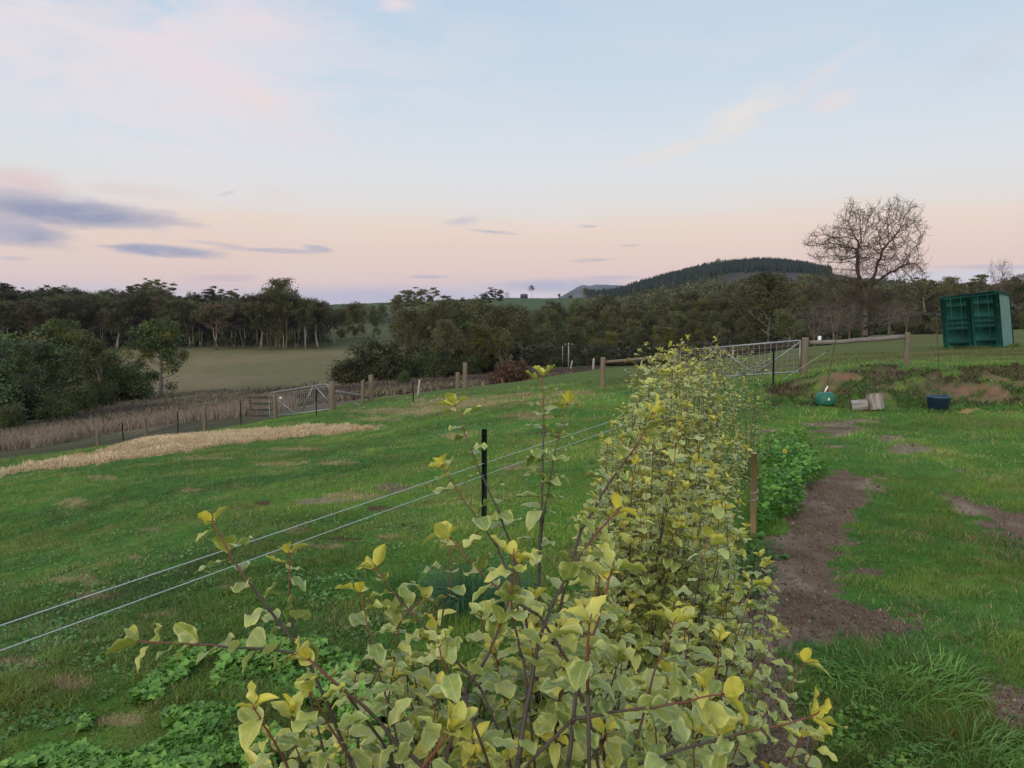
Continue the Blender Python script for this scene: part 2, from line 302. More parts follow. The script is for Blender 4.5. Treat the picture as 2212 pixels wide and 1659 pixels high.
# ---------------------------------------------------------------- mesh and material helpers
def mesh_np(V, Fs, mat=None, attrs=None, smooth=False, name='mesh'):
    """mesh from numpy: V (n,3); Fs list of (m,k) index arrays"""
    me = bpy.data.meshes.new(name); V = np.asarray(V, np.float32).reshape(-1, 3)
    Fs = [np.asarray(f, np.int32) for f in (Fs if isinstance(Fs, list) else [Fs]) if len(f)]
    me.vertices.add(len(V)); me.vertices.foreach_set('co', V.ravel())
    li = np.concatenate([f.ravel() for f in Fs]); tot = np.concatenate([np.full(len(f), f.shape[1], np.int32) for f in Fs])
    me.loops.add(len(li)); me.loops.foreach_set('vertex_index', li)
    me.polygons.add(len(tot)); st = np.zeros(len(tot), np.int32); st[1:] = np.cumsum(tot)[:-1]
    me.polygons.foreach_set('loop_start', st); me.polygons.foreach_set('loop_total', tot)
    if smooth: me.polygons.foreach_set('use_smooth', np.ones(len(tot), bool))
    for k, a in (attrs or {}).items():
        a = np.asarray(a, np.float32)
        if a.ndim == 1: at_ = me.attributes.new(k, 'FLOAT', 'POINT'); at_.data.foreach_set('value', a)
        else:
            at_ = me.attributes.new(k, 'FLOAT_COLOR', 'POINT'); q = np.ones((len(a), 4), np.float32); q[:, :a.shape[1]] = a; at_.data.foreach_set('color', q.ravel())
    me.update(calc_edges=True)
    if mat: me.materials.append(mat)
    return me
def obj(name, me, parent=None, loc=None):
    o = bpy.data.objects.new(name, me); col.objects.link(o)
    if parent is not None: o.parent = parent
    if loc is not None: o.location = loc
    return o
def tag(o, label=None, cat=None, group=None, kind=None):
    if label: o['label'] = label
    if cat: o['category'] = cat
    if group: o['group'] = group
    if kind: o['kind'] = kind
    return o
def thing(name, label, cat, loc=(0, 0, 0), group=None, rot=(0, 0, 0), scale=1.0):
    o = bpy.data.objects.new(name, None); col.objects.link(o); o.location = tuple(loc); o.rotation_euler = rot
    o.scale = (scale,) * 3 if np.isscalar(scale) else tuple(scale); o.empty_display_size = .1
    return tag(o, label, cat, group)
def dup(root, label, loc, rotz=0, scale=1.0, group=None):
    r = root.copy(); col.objects.link(r); r.location = tuple(loc); r.rotation_euler = (0, 0, rotz); r['label'] = label
    r.scale = (scale,) * 3 if np.isscalar(scale) else tuple(scale)
    if group: r['group'] = group
    for ch in list(root.children):
        c = ch.copy(); col.objects.link(c); c.parent = r
        for gch in ch.children: d = gch.copy(); col.objects.link(d); d.parent = c
    return r
class MB:
    """collects shapes into one mesh"""
    def __init__(s): s.V, s.F, s.n = [], [], 0
    def add(s, V, Fs):
        V = np.asarray(V, float).reshape(-1, 3); s.V.append(V)
        for f in (Fs if isinstance(Fs, list) else [Fs]): s.F.append(np.asarray(f, int) + s.n)
        s.n += len(V); return s
    def box(s, c, size, rot=None, bev=0.0):
        h = np.asarray(size, float) / 2; b = min(bev, h.min() * .45)
        if b <= 0:
            V = np.array([(x, y, z) for x in (-1, 1) for y in (-1, 1) for z in (-1, 1)], float) * h
            Fq = [[0, 1, 3, 2], [4, 6, 7, 5], [0, 4, 5, 1], [2, 3, 7, 6], [0, 2, 6, 4], [1, 5, 7, 3]]
            Fs = [np.array(Fq)]
        else:                                     # chamfered box: 24 vertices
            V, idx = [], {}
            for sx in (0, 1):
                for sy in (0, 1):
                    for sz in (0, 1):
                        for ax in range(3):
                            p = np.array([(2 * t - 1) * hh for t, hh in zip((sx, sy, sz), h)])
                            for k in range(3):
                                if k != ax: p[k] -= math.copysign(b, p[k])
                            idx[(sx, sy, sz, ax)] = len(V); V.append(p)
            q, t = [], []
            for ax in range(3):
                o1, o2 = (ax + 1) % 3, (ax + 2) % 3
                for sg in (0, 1):
                    def key(a1, a2):
                        k = [0, 0, 0]; k[ax] = sg; k[o1] = a1; k[o2] = a2; return idx[(*k, ax)]
                    q.append([key(0, 0), key(1, 0), key(1, 1), key(0, 1)])
                for a1 in (0, 1):
                    for a2 in (0, 1):
                        def ky(val, axx):
                            k = [0, 0, 0]; k[ax] = val; k[o1] = a1; k[o2] = a2; return idx[(*k, axx)]
                        q.append([ky(0, o1), ky(1, o1), ky(1, o2), ky(0, o2)])
            for sx in (0, 1):
                for sy in (0, 1):
                    for sz in (0, 1): t.append([idx[(sx, sy, sz, a)] for a in range(3)])
            V = np.array(V); Fs = [np.array(q), np.array(t)]
        if rot is not None: V = V @ np.array(rot).T
        return s.add(V + np.asarray(c, float), Fs)
    def tube(s, pts, rad, n=8, cap=True):
        pts = np.asarray(pts, float); k = len(pts); rad = np.broadcast_to(np.asarray(rad, float), (k,))
        T = np.gradient(pts, axis=0); T /= np.linalg.norm(T, axis=1)[:, None] + 1e-12
        ref = np.array((0, 0, 1.)) if abs(T[0, 2]) < .9 else np.array((1., 0, 0)); Nn = np.cross(T[0], ref); Nn /= np.linalg.norm(Nn)
        V = []; a = np.linspace(0, 2 * np.pi, n, endpoint=False)
        for i in range(k):
            Nn = Nn - T[i] * np.dot(Nn, T[i]); Nn /= np.linalg.norm(Nn) + 1e-12; B = np.cross(T[i], Nn)
            V.append(pts[i] + rad[i] * (np.cos(a)[:, None] * Nn + np.sin(a)[:, None] * B))
        i = np.arange(k - 1)[:, None] * n; j = np.arange(n)[None]; j2 = (j + 1) % n
        Fs = [np.stack([i + j, i + j2, i + n + j2, i + n + j], -1).reshape(-1, 4)]
        if cap: Fs.append(np.arange(n)[::-1][None]); Fs.append(((k - 1) * n + np.arange(n))[None])
        return s.add(np.concatenate(V), Fs)
    def bar(s, a, b, r, n=8): return s.tube([a, b], r, n)
    def lathe(s, prof, n=24, c=(0, 0, 0), squash=(1, 1)):
        a = np.linspace(0, 2 * np.pi, n, endpoint=False)
        V = np.concatenate([np.stack([r * np.cos(a) * squash[0], r * np.sin(a) * squash[1], np.full(n, z)], 1) for r, z in prof]) + np.asarray(c, float)
        k = len(prof); i = np.arange(k - 1)[:, None] * n; j = np.arange(n)[None]; j2 = (j + 1) % n
        return s.add(V, [np.stack([i + j, i + j2, i + n + j2, i + n + j], -1).reshape(-1, 4)])
    def mesh(s, mat, smooth=False, name='mesh'):
        by = {}
        for f in s.F: by.setdefault(f.shape[1], []).append(f)
        return mesh_np(np.concatenate(s.V), [np.concatenate(v) for v in by.values()], mat, None, smooth, name)
def seg_tubes(A_, B_, ra, rb, n=4):
    """many tapered prisms at once"""
    A_, B_ = np.asarray(A_, float), np.asarray(B_, float); T = B_ - A_; T /= np.linalg.norm(T, axis=1)[:, None] + 1e-9
    ref = np.where(np.abs(T[:, 2:3]) < .9, np.array((0, 0, 1.)), np.array((1., 0, 0))); N_ = np.cross(T, ref); N_ /= np.linalg.norm(N_, axis=1)[:, None]; B2 = np.cross(T, N_)
    a = np.linspace(0, 2 * np.pi, n, endpoint=False); ring = N_[:, None] * np.cos(a)[None, :, None] + B2[:, None] * np.sin(a)[None, :, None]
    V = np.concatenate([A_[:, None] + ring * np.asarray(ra)[:, None, None], B_[:, None] + ring * np.asarray(rb)[:, None, None]], 1)
    j = np.arange(n); j2 = (j + 1) % n; q = np.stack([j, j2, n + j2, n + j], -1)
    Fq = (np.arange(len(A_)) * 2 * n)[:, None, None] + q[None]
    return V.reshape(-1, 3), Fq.reshape(-1, 4)

def material(name, base, rough=.7, var=.25, scale=6.0, bump=.0, bscale=30.0, metal=0.0, spec=.3, attr=None, attr_mul=True, trans=0.0, stretch=None, col2=None, objvar=0.0, detail=5, dirt=None):
    """principled material with noise-varied base colour; attr names a colour attribute of the mesh"""
    m = bpy.data.materials.new(name); m.use_nodes = True; nt = m.node_tree; nt.nodes.clear(); g = NT(nt)
    out = g.n('ShaderNodeOutputMaterial'); b = g.n('ShaderNodeBsdfPrincipled'); tc = g.n('ShaderNodeTexCoord')
    vec = tc.outputs['Object']
    if stretch:
        mp = g.n('ShaderNodeMapping'); mp.inputs['Scale'].default_value = stretch; g.link(vec, mp.inputs[0]); vec = mp.outputs[0]
    nz = g.noise(vec, scale, detail, .6)
    if attr:
        at_ = g.n('ShaderNodeAttribute'); at_.attribute_name = attr; c = at_.outputs['Color']
    else:
        c = g.n('ShaderNodeRGB'); c.outputs[0].default_value = (*base, 1); c = c.outputs[0]
    if col2: c = g.mix(g.maprange(nz, .38, .62, 0, 1), c, col2)
    if dirt:
        mp2 = g.n('ShaderNodeMapping'); mp2.inputs['Scale'].default_value = (3.2, 3.2, .55); g.link(tc.outputs['Object'], mp2.inputs[0])
        c = g.mix(g.math('MULTIPLY', g.maprange(g.noise(mp2.outputs[0], 2.2, 8, .7), .50, .70, 0, .75), .9), c, dirt)
    k = g.maprange(nz, .25, .75, 1 - var, 1 + var, False)
    if objvar:
        oi = g.n('ShaderNodeObjectInfo'); k = g.math('MULTIPLY', k, g.maprange(oi.outputs['Random'], 0, 1, 1 - objvar, 1 + objvar, False))
    mul = g.n('ShaderNodeVectorMath', operation='SCALE'); g.link(c, mul.inputs[0]); g.put(mul.inputs['Scale'], k)
    g.link(mul.outputs[0], b.inputs['Base Color'])
    b.inputs['Roughness'].default_value = rough; b.inputs['Metallic'].default_value = metal; b.inputs['Specular IOR Level'].default_value = spec
    if bump:
        bp = g.n('ShaderNodeBump'); bp.inputs['Strength'].default_value = bump; bp.inputs['Distance'].default_value = .02
        g.link(g.noise(vec, bscale, 4, .6), bp.inputs['Height']); g.link(bp.outputs[0], b.inputs['Normal'])
    sh = b.outputs[0]
    if trans:
        tr = g.n('ShaderNodeBsdfTranslucent'); g.link(mul.outputs[0], tr.inputs[0]); mx = g.n('ShaderNodeMixShader'); mx.inputs[0].default_value = trans
        g.link(sh, mx.inputs[1]); g.link(tr.outputs[0], mx.inputs[2]); sh = mx.outputs[0]
    g.link(sh, out.inputs[0]); return m

# ---------------------------------------------------------------- materials
M_ground = material('ground', (0, 0, 0), .95, .16, 22, .55, 55, spec=.1, attr='gcol', detail=8)
M_blade = material('grass blade', (0, 0, 0), .55, .12, 3, spec=.25, attr='lc', trans=.25)
M_straw = material('straw', (0, 0, 0), .8, .15, 5, spec=.15, attr='lc', trans=.15)
M_weed = material('weed leaf', (0, 0, 0), .5, .15, 20, spec=.3, attr='lc', trans=.22)
M_post = material('weathered post', (.185, .155, .115), .9, .35, 5, .5, 40, stretch=(6, 6, .6), col2=(.115, .098, .072))
M_rail = material('round rail', (.21, .165, .115), .9, .35, 4, .4, 30, col2=(.13, .105, .08))
M_grey = material('grey sawn timber', (.20, .185, .175), .9, .3, 6, .4, 40, col2=(.13, .115, .11))
M_stake = material('pale pine stake', (.66, .50, .31), .8, .15, 4, .3, 60, stretch=(10, 10, .7), col2=(.52, .38, .22))
M_steel = material('galvanised steel', (.26, .28, .30), .5, .2, 8, metal=.7, spec=.5)
M_picket = material('black steel picket', (.030, .040, .052), .5, .3, 14, .15, 60, spec=.4)
M_rope = material('white fence rope', (.46, .50, .51), .7, .12, 40, .4, 160)
M_white = material('white plastic', (.72, .72, .70), .45, .1, 8, spec=.4)
M_conc = material('pale weathered pole', (.31, .30, .275), .85, .15, 3)
M_cable = material('dark cable', (.045, .046, .05), .6, .1, 4)

# ---------------------------------------------------------------- ground sheet
def build_ground():
    t = np.concatenate([-np.geomspace(4.5, .86, 26)[:-1], np.linspace(-.86, .86, 560), np.geomspace(.86, 4.5, 26)[1:]])
    Y = np.exp(np.concatenate([np.linspace(math.log(.45), math.log(2.2), 24)[:-1], np.linspace(math.log(2.2), math.log(60), 430)[:-1], np.linspace(math.log(60), math.log(7000), 210)]))
    T, YY = np.meshgrid(t, Y, indexing='ij'); x = T * YY; z = Z(x, YY)
    nt, ny = T.shape
    V = np.stack([x, YY, z], -1).reshape(-1, 3)
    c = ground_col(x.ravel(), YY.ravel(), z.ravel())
    i = np.arange(nt - 1)[:, None] * ny + np.arange(ny - 1)[None]
    Fq = np.stack([i, i + ny, i + ny + 1, i + 1], -1).reshape(-1, 4)
    # the yard behind and beside the camera
    xr = np.linspace(-40, 40, 30); yr = np.linspace(-40, 1.2, 20); n0 = len(V)
    xs, ys = np.meshgrid(xr, yr, indexing='ij'); zr = np.full(xs.shape, -.12) - np.maximum(0, -xs - 3) * .1
    V = np.concatenate([V, np.stack([xs, ys, zr], -1).reshape(-1, 3)]); c = np.concatenate([c, np.tile(LUSH, (xs.size, 1))])
    k = np.arange(29)[:, None] * 20 + np.arange(19)[None] + n0
    Fq = np.concatenate([Fq, np.stack([k, k + 20, k + 21, k + 1], -1).reshape(-1, 4)])
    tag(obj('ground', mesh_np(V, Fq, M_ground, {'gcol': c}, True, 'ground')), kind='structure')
build_ground()

def blades(name, xyz, h, w, colr, mat, lean=.5, kind='stuff', seed=1, az=None, segs=2):
    """thin bent leaf strips standing at xyz"""
    r = np.random.default_rng(seed); n = len(xyz); a = r.uniform(0, 2 * np.pi, n) if az is None else az
    d = np.stack([np.cos(a), np.sin(a), np.zeros(n)], 1); sd = np.stack([-np.sin(a), np.cos(a), np.zeros(n)], 1)
    yw = r.uniform(0, 2 * np.pi, n); sd = sd * np.cos(yw)[:, None] + d * np.sin(yw)[:, None]
    ln = np.abs(r.normal(lean, lean * .5, n)); rows = []
    for k in range(segs + 1):
        s = k / segs; up = h * s * np.cos(ln * s); out = h * s * np.sin(np.minimum(ln * s * 1.3, 1.5))
        p = xyz + d * out[:, None] + np.array((0, 0, 1.)) * up[:, None]
        if k < segs: ww = (w * (1 - .35 * s))[:, None] * .5; rows += [p - sd * ww, p + sd * ww]
        else: rows.append(p)
    m = len(rows); V = np.stack(rows, 1).reshape(-1, 3); b = np.arange(n)[:, None] * m
    q = [b + np.array([[2 * k, 2 * k + 1, 2 * k + 3, 2 * k + 2]]) for k in range(segs - 1)]
    tr = b + np.array([[2 * segs - 2, 2 * segs - 1, 2 * segs]])
    o = obj(name, mesh_np(V, [np.concatenate(q) if q else [], tr], mat, {'lc': np.repeat(colr, m, 0)}))
    return o

def build_grass():
    r = np.random.default_rng(3); N = 800000
    w = r.uniform(1 / 34, 1 / 2.3, N); w = w ** 1.0; Y = 1 / w
    # sample closer to uniform over the picture: thin out the very near, thicken the middle distance
    Y = np.where(r.random(N) < .35, np.exp(r.uniform(math.log(5), math.log(34), N)), Y)
    t = r.uniform(-.76, .76, N); k = r.random(N) < .2; t = np.where(k, np.sign(t) * (.76 + np.abs(t) * .75), t); x = t * Y; y = Y; z = Z(x, y)
    u, v, soil, dry, dark, clay, hay, bclay, bbush = zones(x, y, z)
    c1 = fbm(x * 1.1, y * 1.1, 4, 61); c2 = fbm(x * 4.5, y * 4.5, 3, 62); c3 = fbm(x * .35, y * .35, 4, 41)
    d1 = np.interp(u, [-900, 0, 580, 720, 870, 1060, 1290, 1480, 1640], [27, 27, 31.5, 33, 38, 47, 50, 70, 95])
    keep = (r.random(N) > np.maximum.reduce([soil * .97, dark * .9, clay * .95, hay, bclay * .9])) & (y < d1) & (r.random(N) < .25 + 1.05 * c2)
    hedge = (np.abs(x - (.05 + .33 * (y - 1.35))) < .22) & (y < 7.5)
    keep &= ~(hedge & (r.random(N) < .8))
    x, y, z, dry, c1, c2, c3, soil, u = (q[keep] for q in (x, y, z, dry, c1, c2, c3, soil, u)); n = len(x)
    far = np.maximum(1, y / 7)
    h = (.016 + .034 * np.clip(c1 * 1.7 - .35, 0, 1) + .046 * np.clip(c2 * 2.4 - 1.0, 0, 1)) * r.uniform(.6, 1.35, n) * far ** .30
    left = sstep(.0, -.4, x / y); h *= (1 - .15 * left)
    wd = .0036 * far * r.uniform(.7, 1.4, n)
    yel = sstep(.48, .68,fbm(x * .9 + 9, y * .9, 4, 63))
    cc = lerp(np.broadcast_to(A(.072, .145, .030), (n, 3)), A(.180, .310, .052), np.clip((c3 - .5) * 1.2 + (c2 - .5) * 2.4 + (c1 - .5) * 1.0 + .45 + r.normal(0, .14, n), 0, 1))
    cc = lerp(cc, A(.235, .255, .048), yel * r.uniform(.15, .75, n))
    cc = lerp(cc, A(.050, .165, .055), sstep(.5, .7, fbm(x * .7, y * .7 + 30, 4, 64)) * .7)
    straw = (r.random(n) < dry * .92 + .06 + .30 * sstep(.56, .74, fbm(x * 2.1, y * 2.1, 3, 66))); cc[straw] = A(.42, .31, .17) * r.uniform(.6, 1.15, straw.sum())[:, None]
    cc = lerp(cc, A(.120, .128, .042), sstep(19, 27, y) * sstep(1180, 1420, u) * .8)
    cc *= (r.uniform(.72, 1.25, n) * (.70 + .58 * sstep(.3, .68, fbm(x * .55, y * .75, 4, 67))) * (1 - .20 * left))[:, None]; cc = lerp(cc, cc.mean(1, keepdims=True) * A(1.25, 1.45, .5), .12 * left)
    tag(blades('grass', np.stack([x, y, z - .004], 1), h, wd, cc, M_blade, .75, seed=5), 'short green pasture grass with dry tufts over the paddock and yard', 'grass', kind='stuff')
build_grass()

def hay_and_straw():
    r = np.random.default_rng(8); N = 420000
    t = r.uniform(-.9, -.1, N); Y = r.uniform(10, 25, N); x = t * Y; z = Z(x, Y)
    u, v = proj(x, Y, z); nx = fbm(x * 3.1, Y * 3.1, 4, 21) - .5; ny = fbm(x * 3.1 + 40, Y * 3.1, 4, 22) - .5
    inside = inpoly(HAY, u + nx * 26, v + ny * 9); x, Y, z = x[inside], Y[inside], z[inside]
    k = r.permutation(len(x))[:60000]; x, Y, z = x[k], Y[k], z[k]; n = len(x)
    lump = fbm(x * 1.4, Y * 1.4, 4, 71); z = z + .24 * np.clip(lump - .38, 0, 1) * r.random(n) ** .7 + .01
    cc = lerp(np.broadcast_to(A(.42, .31, .18), (n, 3)), A(.71, .57, .37), np.clip(lump * 1.2 - .2 + r.normal(0, .2, n), 0, 1))
    o = blades('straw_row', np.stack([x, Y, z], 1), r.uniform(.05, .13, n), r.uniform(.010, .02, n), cc, M_straw, 1.5, seed=9)
    tag(o, 'long row of loose golden straw spread across the paddock', 'straw', kind='stuff')
    # reeds and rough dry growth beyond the boundary fence
    N = 300000; t = r.uniform(-.9, .35, N); Y = np.exp(r.uniform(math.log(34), math.log(125), N)); x = t * Y; z = Z(x, Y); u, v = proj(x, Y, z)
    vc = np.interp(u, [-300, 0, 200, 360, 560, 700], [988, 962, 932, 910, 884, 872]); hw = np.interp(u, [0, 360, 700], [14, 12, 7])
    q = (np.abs(v - vc + (fbm(x * .2, Y * .2, 3, 74) - .5) * 18) < hw) & (Y > 38) & (u < 640); xr, yr, zr = x[q], Y[q], z[q]; k = r.permutation(len(xr))[:20000]; xr, yr, zr = xr[k], yr[k], zr[k]; n = len(xr)
    cc = lerp(np.broadcast_to(A(.15, .118, .09), (n, 3)), A(.34, .265, .205), r.random(n) ** 1.4)
    o = blades('reeds', np.stack([xr, yr, zr], 1), r.uniform(.3, .75, n), r.uniform(.03, .06, n), cc, M_straw, .3, seed=10)
    tag(o, 'band of tall pinkish dry reeds beyond the left boundary fence', 'reeds', kind='stuff')
    d1 = np.interp(u, [-900, 0, 580, 720, 870, 1060, 1290], [36, 36, 35, 37, 41, 50, 53])
    q = (Y > d1) & (Y < 120) & (fbm(x * .25, Y * .12, 4, 72) > .42) & (u < 1300) & ~((u < 620) & (v > vc + 4)); x, Y, z, u = x[q], Y[q], z[q], u[q]; k = r.permutation(len(x))[:42000]; x, Y, z, u = x[k], Y[k], z[k], u[k]; n = len(x)
    cc = lerp(np.broadcast_to(A(.085, .068, .050), (n, 3)), A(.26, .21, .14), r.random(n) ** 1.6)
    cc = lerp(cc, A(.055, .035, .045), sstep(.5, .62, fbm(x * .12, Y * .05, 4, 51)) * .75)
    g = r.random(n) < .12; cc[g] = A(.07, .09, .03)
    o = blades('rough_scrub', np.stack([x, Y, z], 1), r.uniform(.2, .55, n), r.uniform(.04, .11, n), cc, M_straw, .7, seed=11)
    tag(o, 'rough brown and purplish scrub filling the valley floor', 'scrub', kind='stuff')
hay_and_straw()

# ---------------------------------------------------------------- broad-leaved weeds, long grass clumps
def lobed_leaves(pos, nrm, size, colr, lobes=5, seed=0):
    r = np.random.default_rng(seed); n = len(pos); nrm = nrm / np.linalg.norm(nrm, axis=1)[:, None]
    a = r.normal(size=(n, 3)); a -= nrm * (a * nrm).sum(1)[:, None]; a /= np.linalg.norm(a, axis=1)[:, None]; b = np.cross(nrm, a)
    m = lobes * 2 + 1; ang = np.linspace(-2.5, 2.5, m); rad = np.where(np.arange(m) % 2 == 1, 1.0, .66); rad = rad * (1 - .10 * np.abs(ang))
    rr = rad[None] * size[:, None] * r.uniform(.85, 1.15, (n, m))
    cup = r.uniform(-.25, .3, (n, 1)) * rr + r.normal(0, .06, (n, m)) * size[:, None]
    ring = pos[:, None] + a[:, None] * (np.cos(ang) * rr)[..., None] + b[:, None] * (np.sin(ang) * rr)[..., None] + nrm[:, None] * cup[..., None]
    V = np.concatenate([(pos - a * size[:, None] * .25)[:, None], ring], 1).reshape(-1, 3); k = m + 1
    f = np.stack([np.zeros(m - 1, int), np.arange(1, m), np.arange(2, m + 1)], -1)[None] + (np.arange(n) * k)[:, None, None]
    return V, f.reshape(-1, 3), np.repeat(colr, k, 0)
def weeds(name, label, poly, N, hmax, size, c1, c2, seed, yr=(2, 9), dens=.0):
    r = np.random.default_rng(seed); M = N * 14
    t = r.uniform(-.75, .75, M); Y = 1 / r.uniform(1 / yr[1], 1 / yr[0], M); x = t * Y; z = Z(x, Y); u, v = proj(x, Y, z)
    nn = fbm(x * 3, Y * 3, 4, 81) - .5
    q = inpoly(poly, u + nn * 90, v + nn * 60) & (fbm(x * 6, Y * 6, 3, 82) > dens); x, Y, z = x[q][:N], Y[q][:N], z[q][:N]; n = len(x)
    env = np.clip(fbm(x * 2.6, Y * 2.6, 3, 83) * 1.5 - .2, .15, 1) * hmax; hh = env * r.random(n) ** .55
    nr = r.normal(0, .45, (n, 3)); nr[:, 2] = 1
    cc = lerp(np.broadcast_to(A(*c1), (n, 3)), A(*c2), np.clip(hh / hmax * .7 + r.normal(.1, .22, n), 0, 1)) * r.uniform(.8, 1.2, (n, 1))
    V, f, cl = lobed_leaves(np.stack([x, Y, z + hh], 1), nr, size * r.uniform(.6, 1.35, n), cc, 4, seed)
    lv = obj(name, mesh_np(V, f, M_weed, {'lc': cl}))
    return tag(lv, label, 'weeds', kind='stuff')
weeds('weeds', 'low lobed weeds covering the ground at the lower left of the hedge', [(-60, 1690), (90, 1590), (280, 1500), (430, 1420), (560, 1380), (680, 1390), (790, 1440), (900, 1500), (1000, 1660), (1100, 1800), (-60, 1800)], 15000, .085, .026, (.075, .190, .030), (.23, .42, .075), 21, (2.1, 4.6), .46)
weeds('lush_weeds', 'lush bright green lobed weeds beside the wooden stake', [(1655, 950), (1700, 950), (1760, 985), (1790, 1040), (1735, 1090), (1700, 1145), (1660, 1175), (1645, 1165), (1648, 1050)], 10000, .40, .030, (.05, .16, .025), (.17, .37, .045), 22, (4.3, 10), .2)
weeds('weed_patch', 'scattered clover-like weeds in the right-hand lawn', [(1780, 1450), (2000, 1420), (2212, 1560), (2260, 1760), (1780, 1760), (1740, 1560)], 5000, .05, .014, (.06, .15, .02), (.17, .30, .04), 23, (2.2, 4.6), .46)
weeds('clover_weeds', 'tiny pale clover and broad-leaved weeds dotted through the left paddock grass', [(-80, 1060), (600, 1010), (1000, 960), (1250, 900), (1280, 1000), (1100, 1250), (700, 1480), (-80, 1700)], 16000, .03, .013, (.07, .17, .04), (.16, .29, .07), 25, (2.6, 12), .45)
weeds('weed_carpet', 'small dark weeds under the hedge at the edge of the bare soil', [(1560, 1180), (1650, 1160), (1690, 1190), (1640, 1260), (1600, 1330), (1500, 1360), (1440, 1300)], 3500, .09, .022, (.03, .09, .02), (.08, .20, .035), 24, (3.2, 7), .35)

def grass_clump(name, label, u, v, n, h, rad, c1, c2, seed, lean=.9, w=.006):
    r = np.random.default_rng(seed); Y = H0 / math.tan(PITCH + math.atan((v - CY) / F)); x0 = xpx(u, v, Y)
    a = r.uniform(0, 2 * np.pi, n); rr = rad * np.sqrt(r.random(n)); x = x0 + rr * np.cos(a); y = Y + rr * np.sin(a); z = Z(x, y)
    cc = lerp(np.broadcast_to(A(*c1), (n, 3)), A(*c2), r.random(n))
    o = blades(name, np.stack([x, y, z], 1), h * r.uniform(.55, 1.2, n), w * r.uniform(.6, 1.2, n), cc, M_blade, lean, seed=seed, az=a + r.normal(0, .5, n), segs=4)
    return tag(o, label, 'grass clump')
grass_clump('grass_tussock', 'dark blue-green tussock of long arching grass left of the hedge', 1030, 1318, 900, .30, .17, (.035, .11, .05), (.10, .22, .10), 31, 1.15)
grass_clump('grass_tussock', 'pale green tussock of coarse grass at the edge of the bare soil', 1935, 1462, 800, .105, .36, (.10, .25, .04), (.25, .42, .10), 32, 1.1)
grass_clump('grass_tussock', 'small tussock of coarse grass in the bottom right corner lawn', 2085, 1610, 600, .10, .28, (.08, .20, .04), (.20, .34, .09), 33, 1.0, .005)
grass_clump('grass_tussock', 'bright grass tussock at the front edge of the lower left weeds', 880, 1290, 500, .17, .2, (.06, .18, .04), (.14, .30, .06), 34, .6, .005)

def soil_crumbs():
    r = np.random.default_rng(44); N = 60000; Y = 1 / r.uniform(1 / 16, 1 / 2.3, N); x = r.uniform(.1, .8, N) * Y; z = Z(x, Y)
    q = zones(x, Y, z)[2] > .5; x, Y, z = x[q][:9000], Y[q][:9000], z[q][:9000]; n = len(x)
    s = (.004 + .014 * r.random(n) ** 5) * np.maximum(1, Y / 6)
    T4 = np.array([(1, 1, 1), (1, -1, -1), (-1, 1, -1), (-1, -1, 1)], float) * .7
    V = (np.stack([x, Y, z + s * .2], 1)[:, None] + T4[None] * s[:, None, None] * r.uniform(.5, 1.3, (n, 4, 3))).reshape(-1, 3)
    f = (np.array([[0, 1, 2], [0, 3, 1], [0, 2, 3], [1, 3, 2]])[None] + (np.arange(n) * 4)[:, None, None]).reshape(-1, 3)
    cc = A(.19, .135, .10) * r.uniform(.6, 1.4, (n, 1)); p = r.random(n) < .04; cc[p] = A(.42, .34, .25)
    tag(obj('soil_crumbs', mesh_np(V, f, M_straw, {'lc': np.repeat(cc, 4, 0)})), 'crumbs and pebbles littering the bare soil', 'soil crumbs', kind='stuff')
    N = 3800; Y = 1 / r.uniform(1 / 14, 1 / 2.4, N * 8); x = r.uniform(.1, .8, N * 8) * Y; z = Z(x, Y); q = zones(x, Y, z)[2] > .5; x, Y, z = x[q][:N], Y[q][:N], z[q][:N]; n = len(x)
    tag(blades('plant_litter', np.stack([x, Y, z + .002], 1), r.uniform(.02, .09, n), .003 * np.maximum(1, Y / 5), A(.24, .17, .11) * r.uniform(.5, 1.5, (n, 1)), M_straw, 1.5, seed=45), 'dead stems and leaf litter lying on the bare soil', 'litter', kind='stuff')
soil_crumbs()

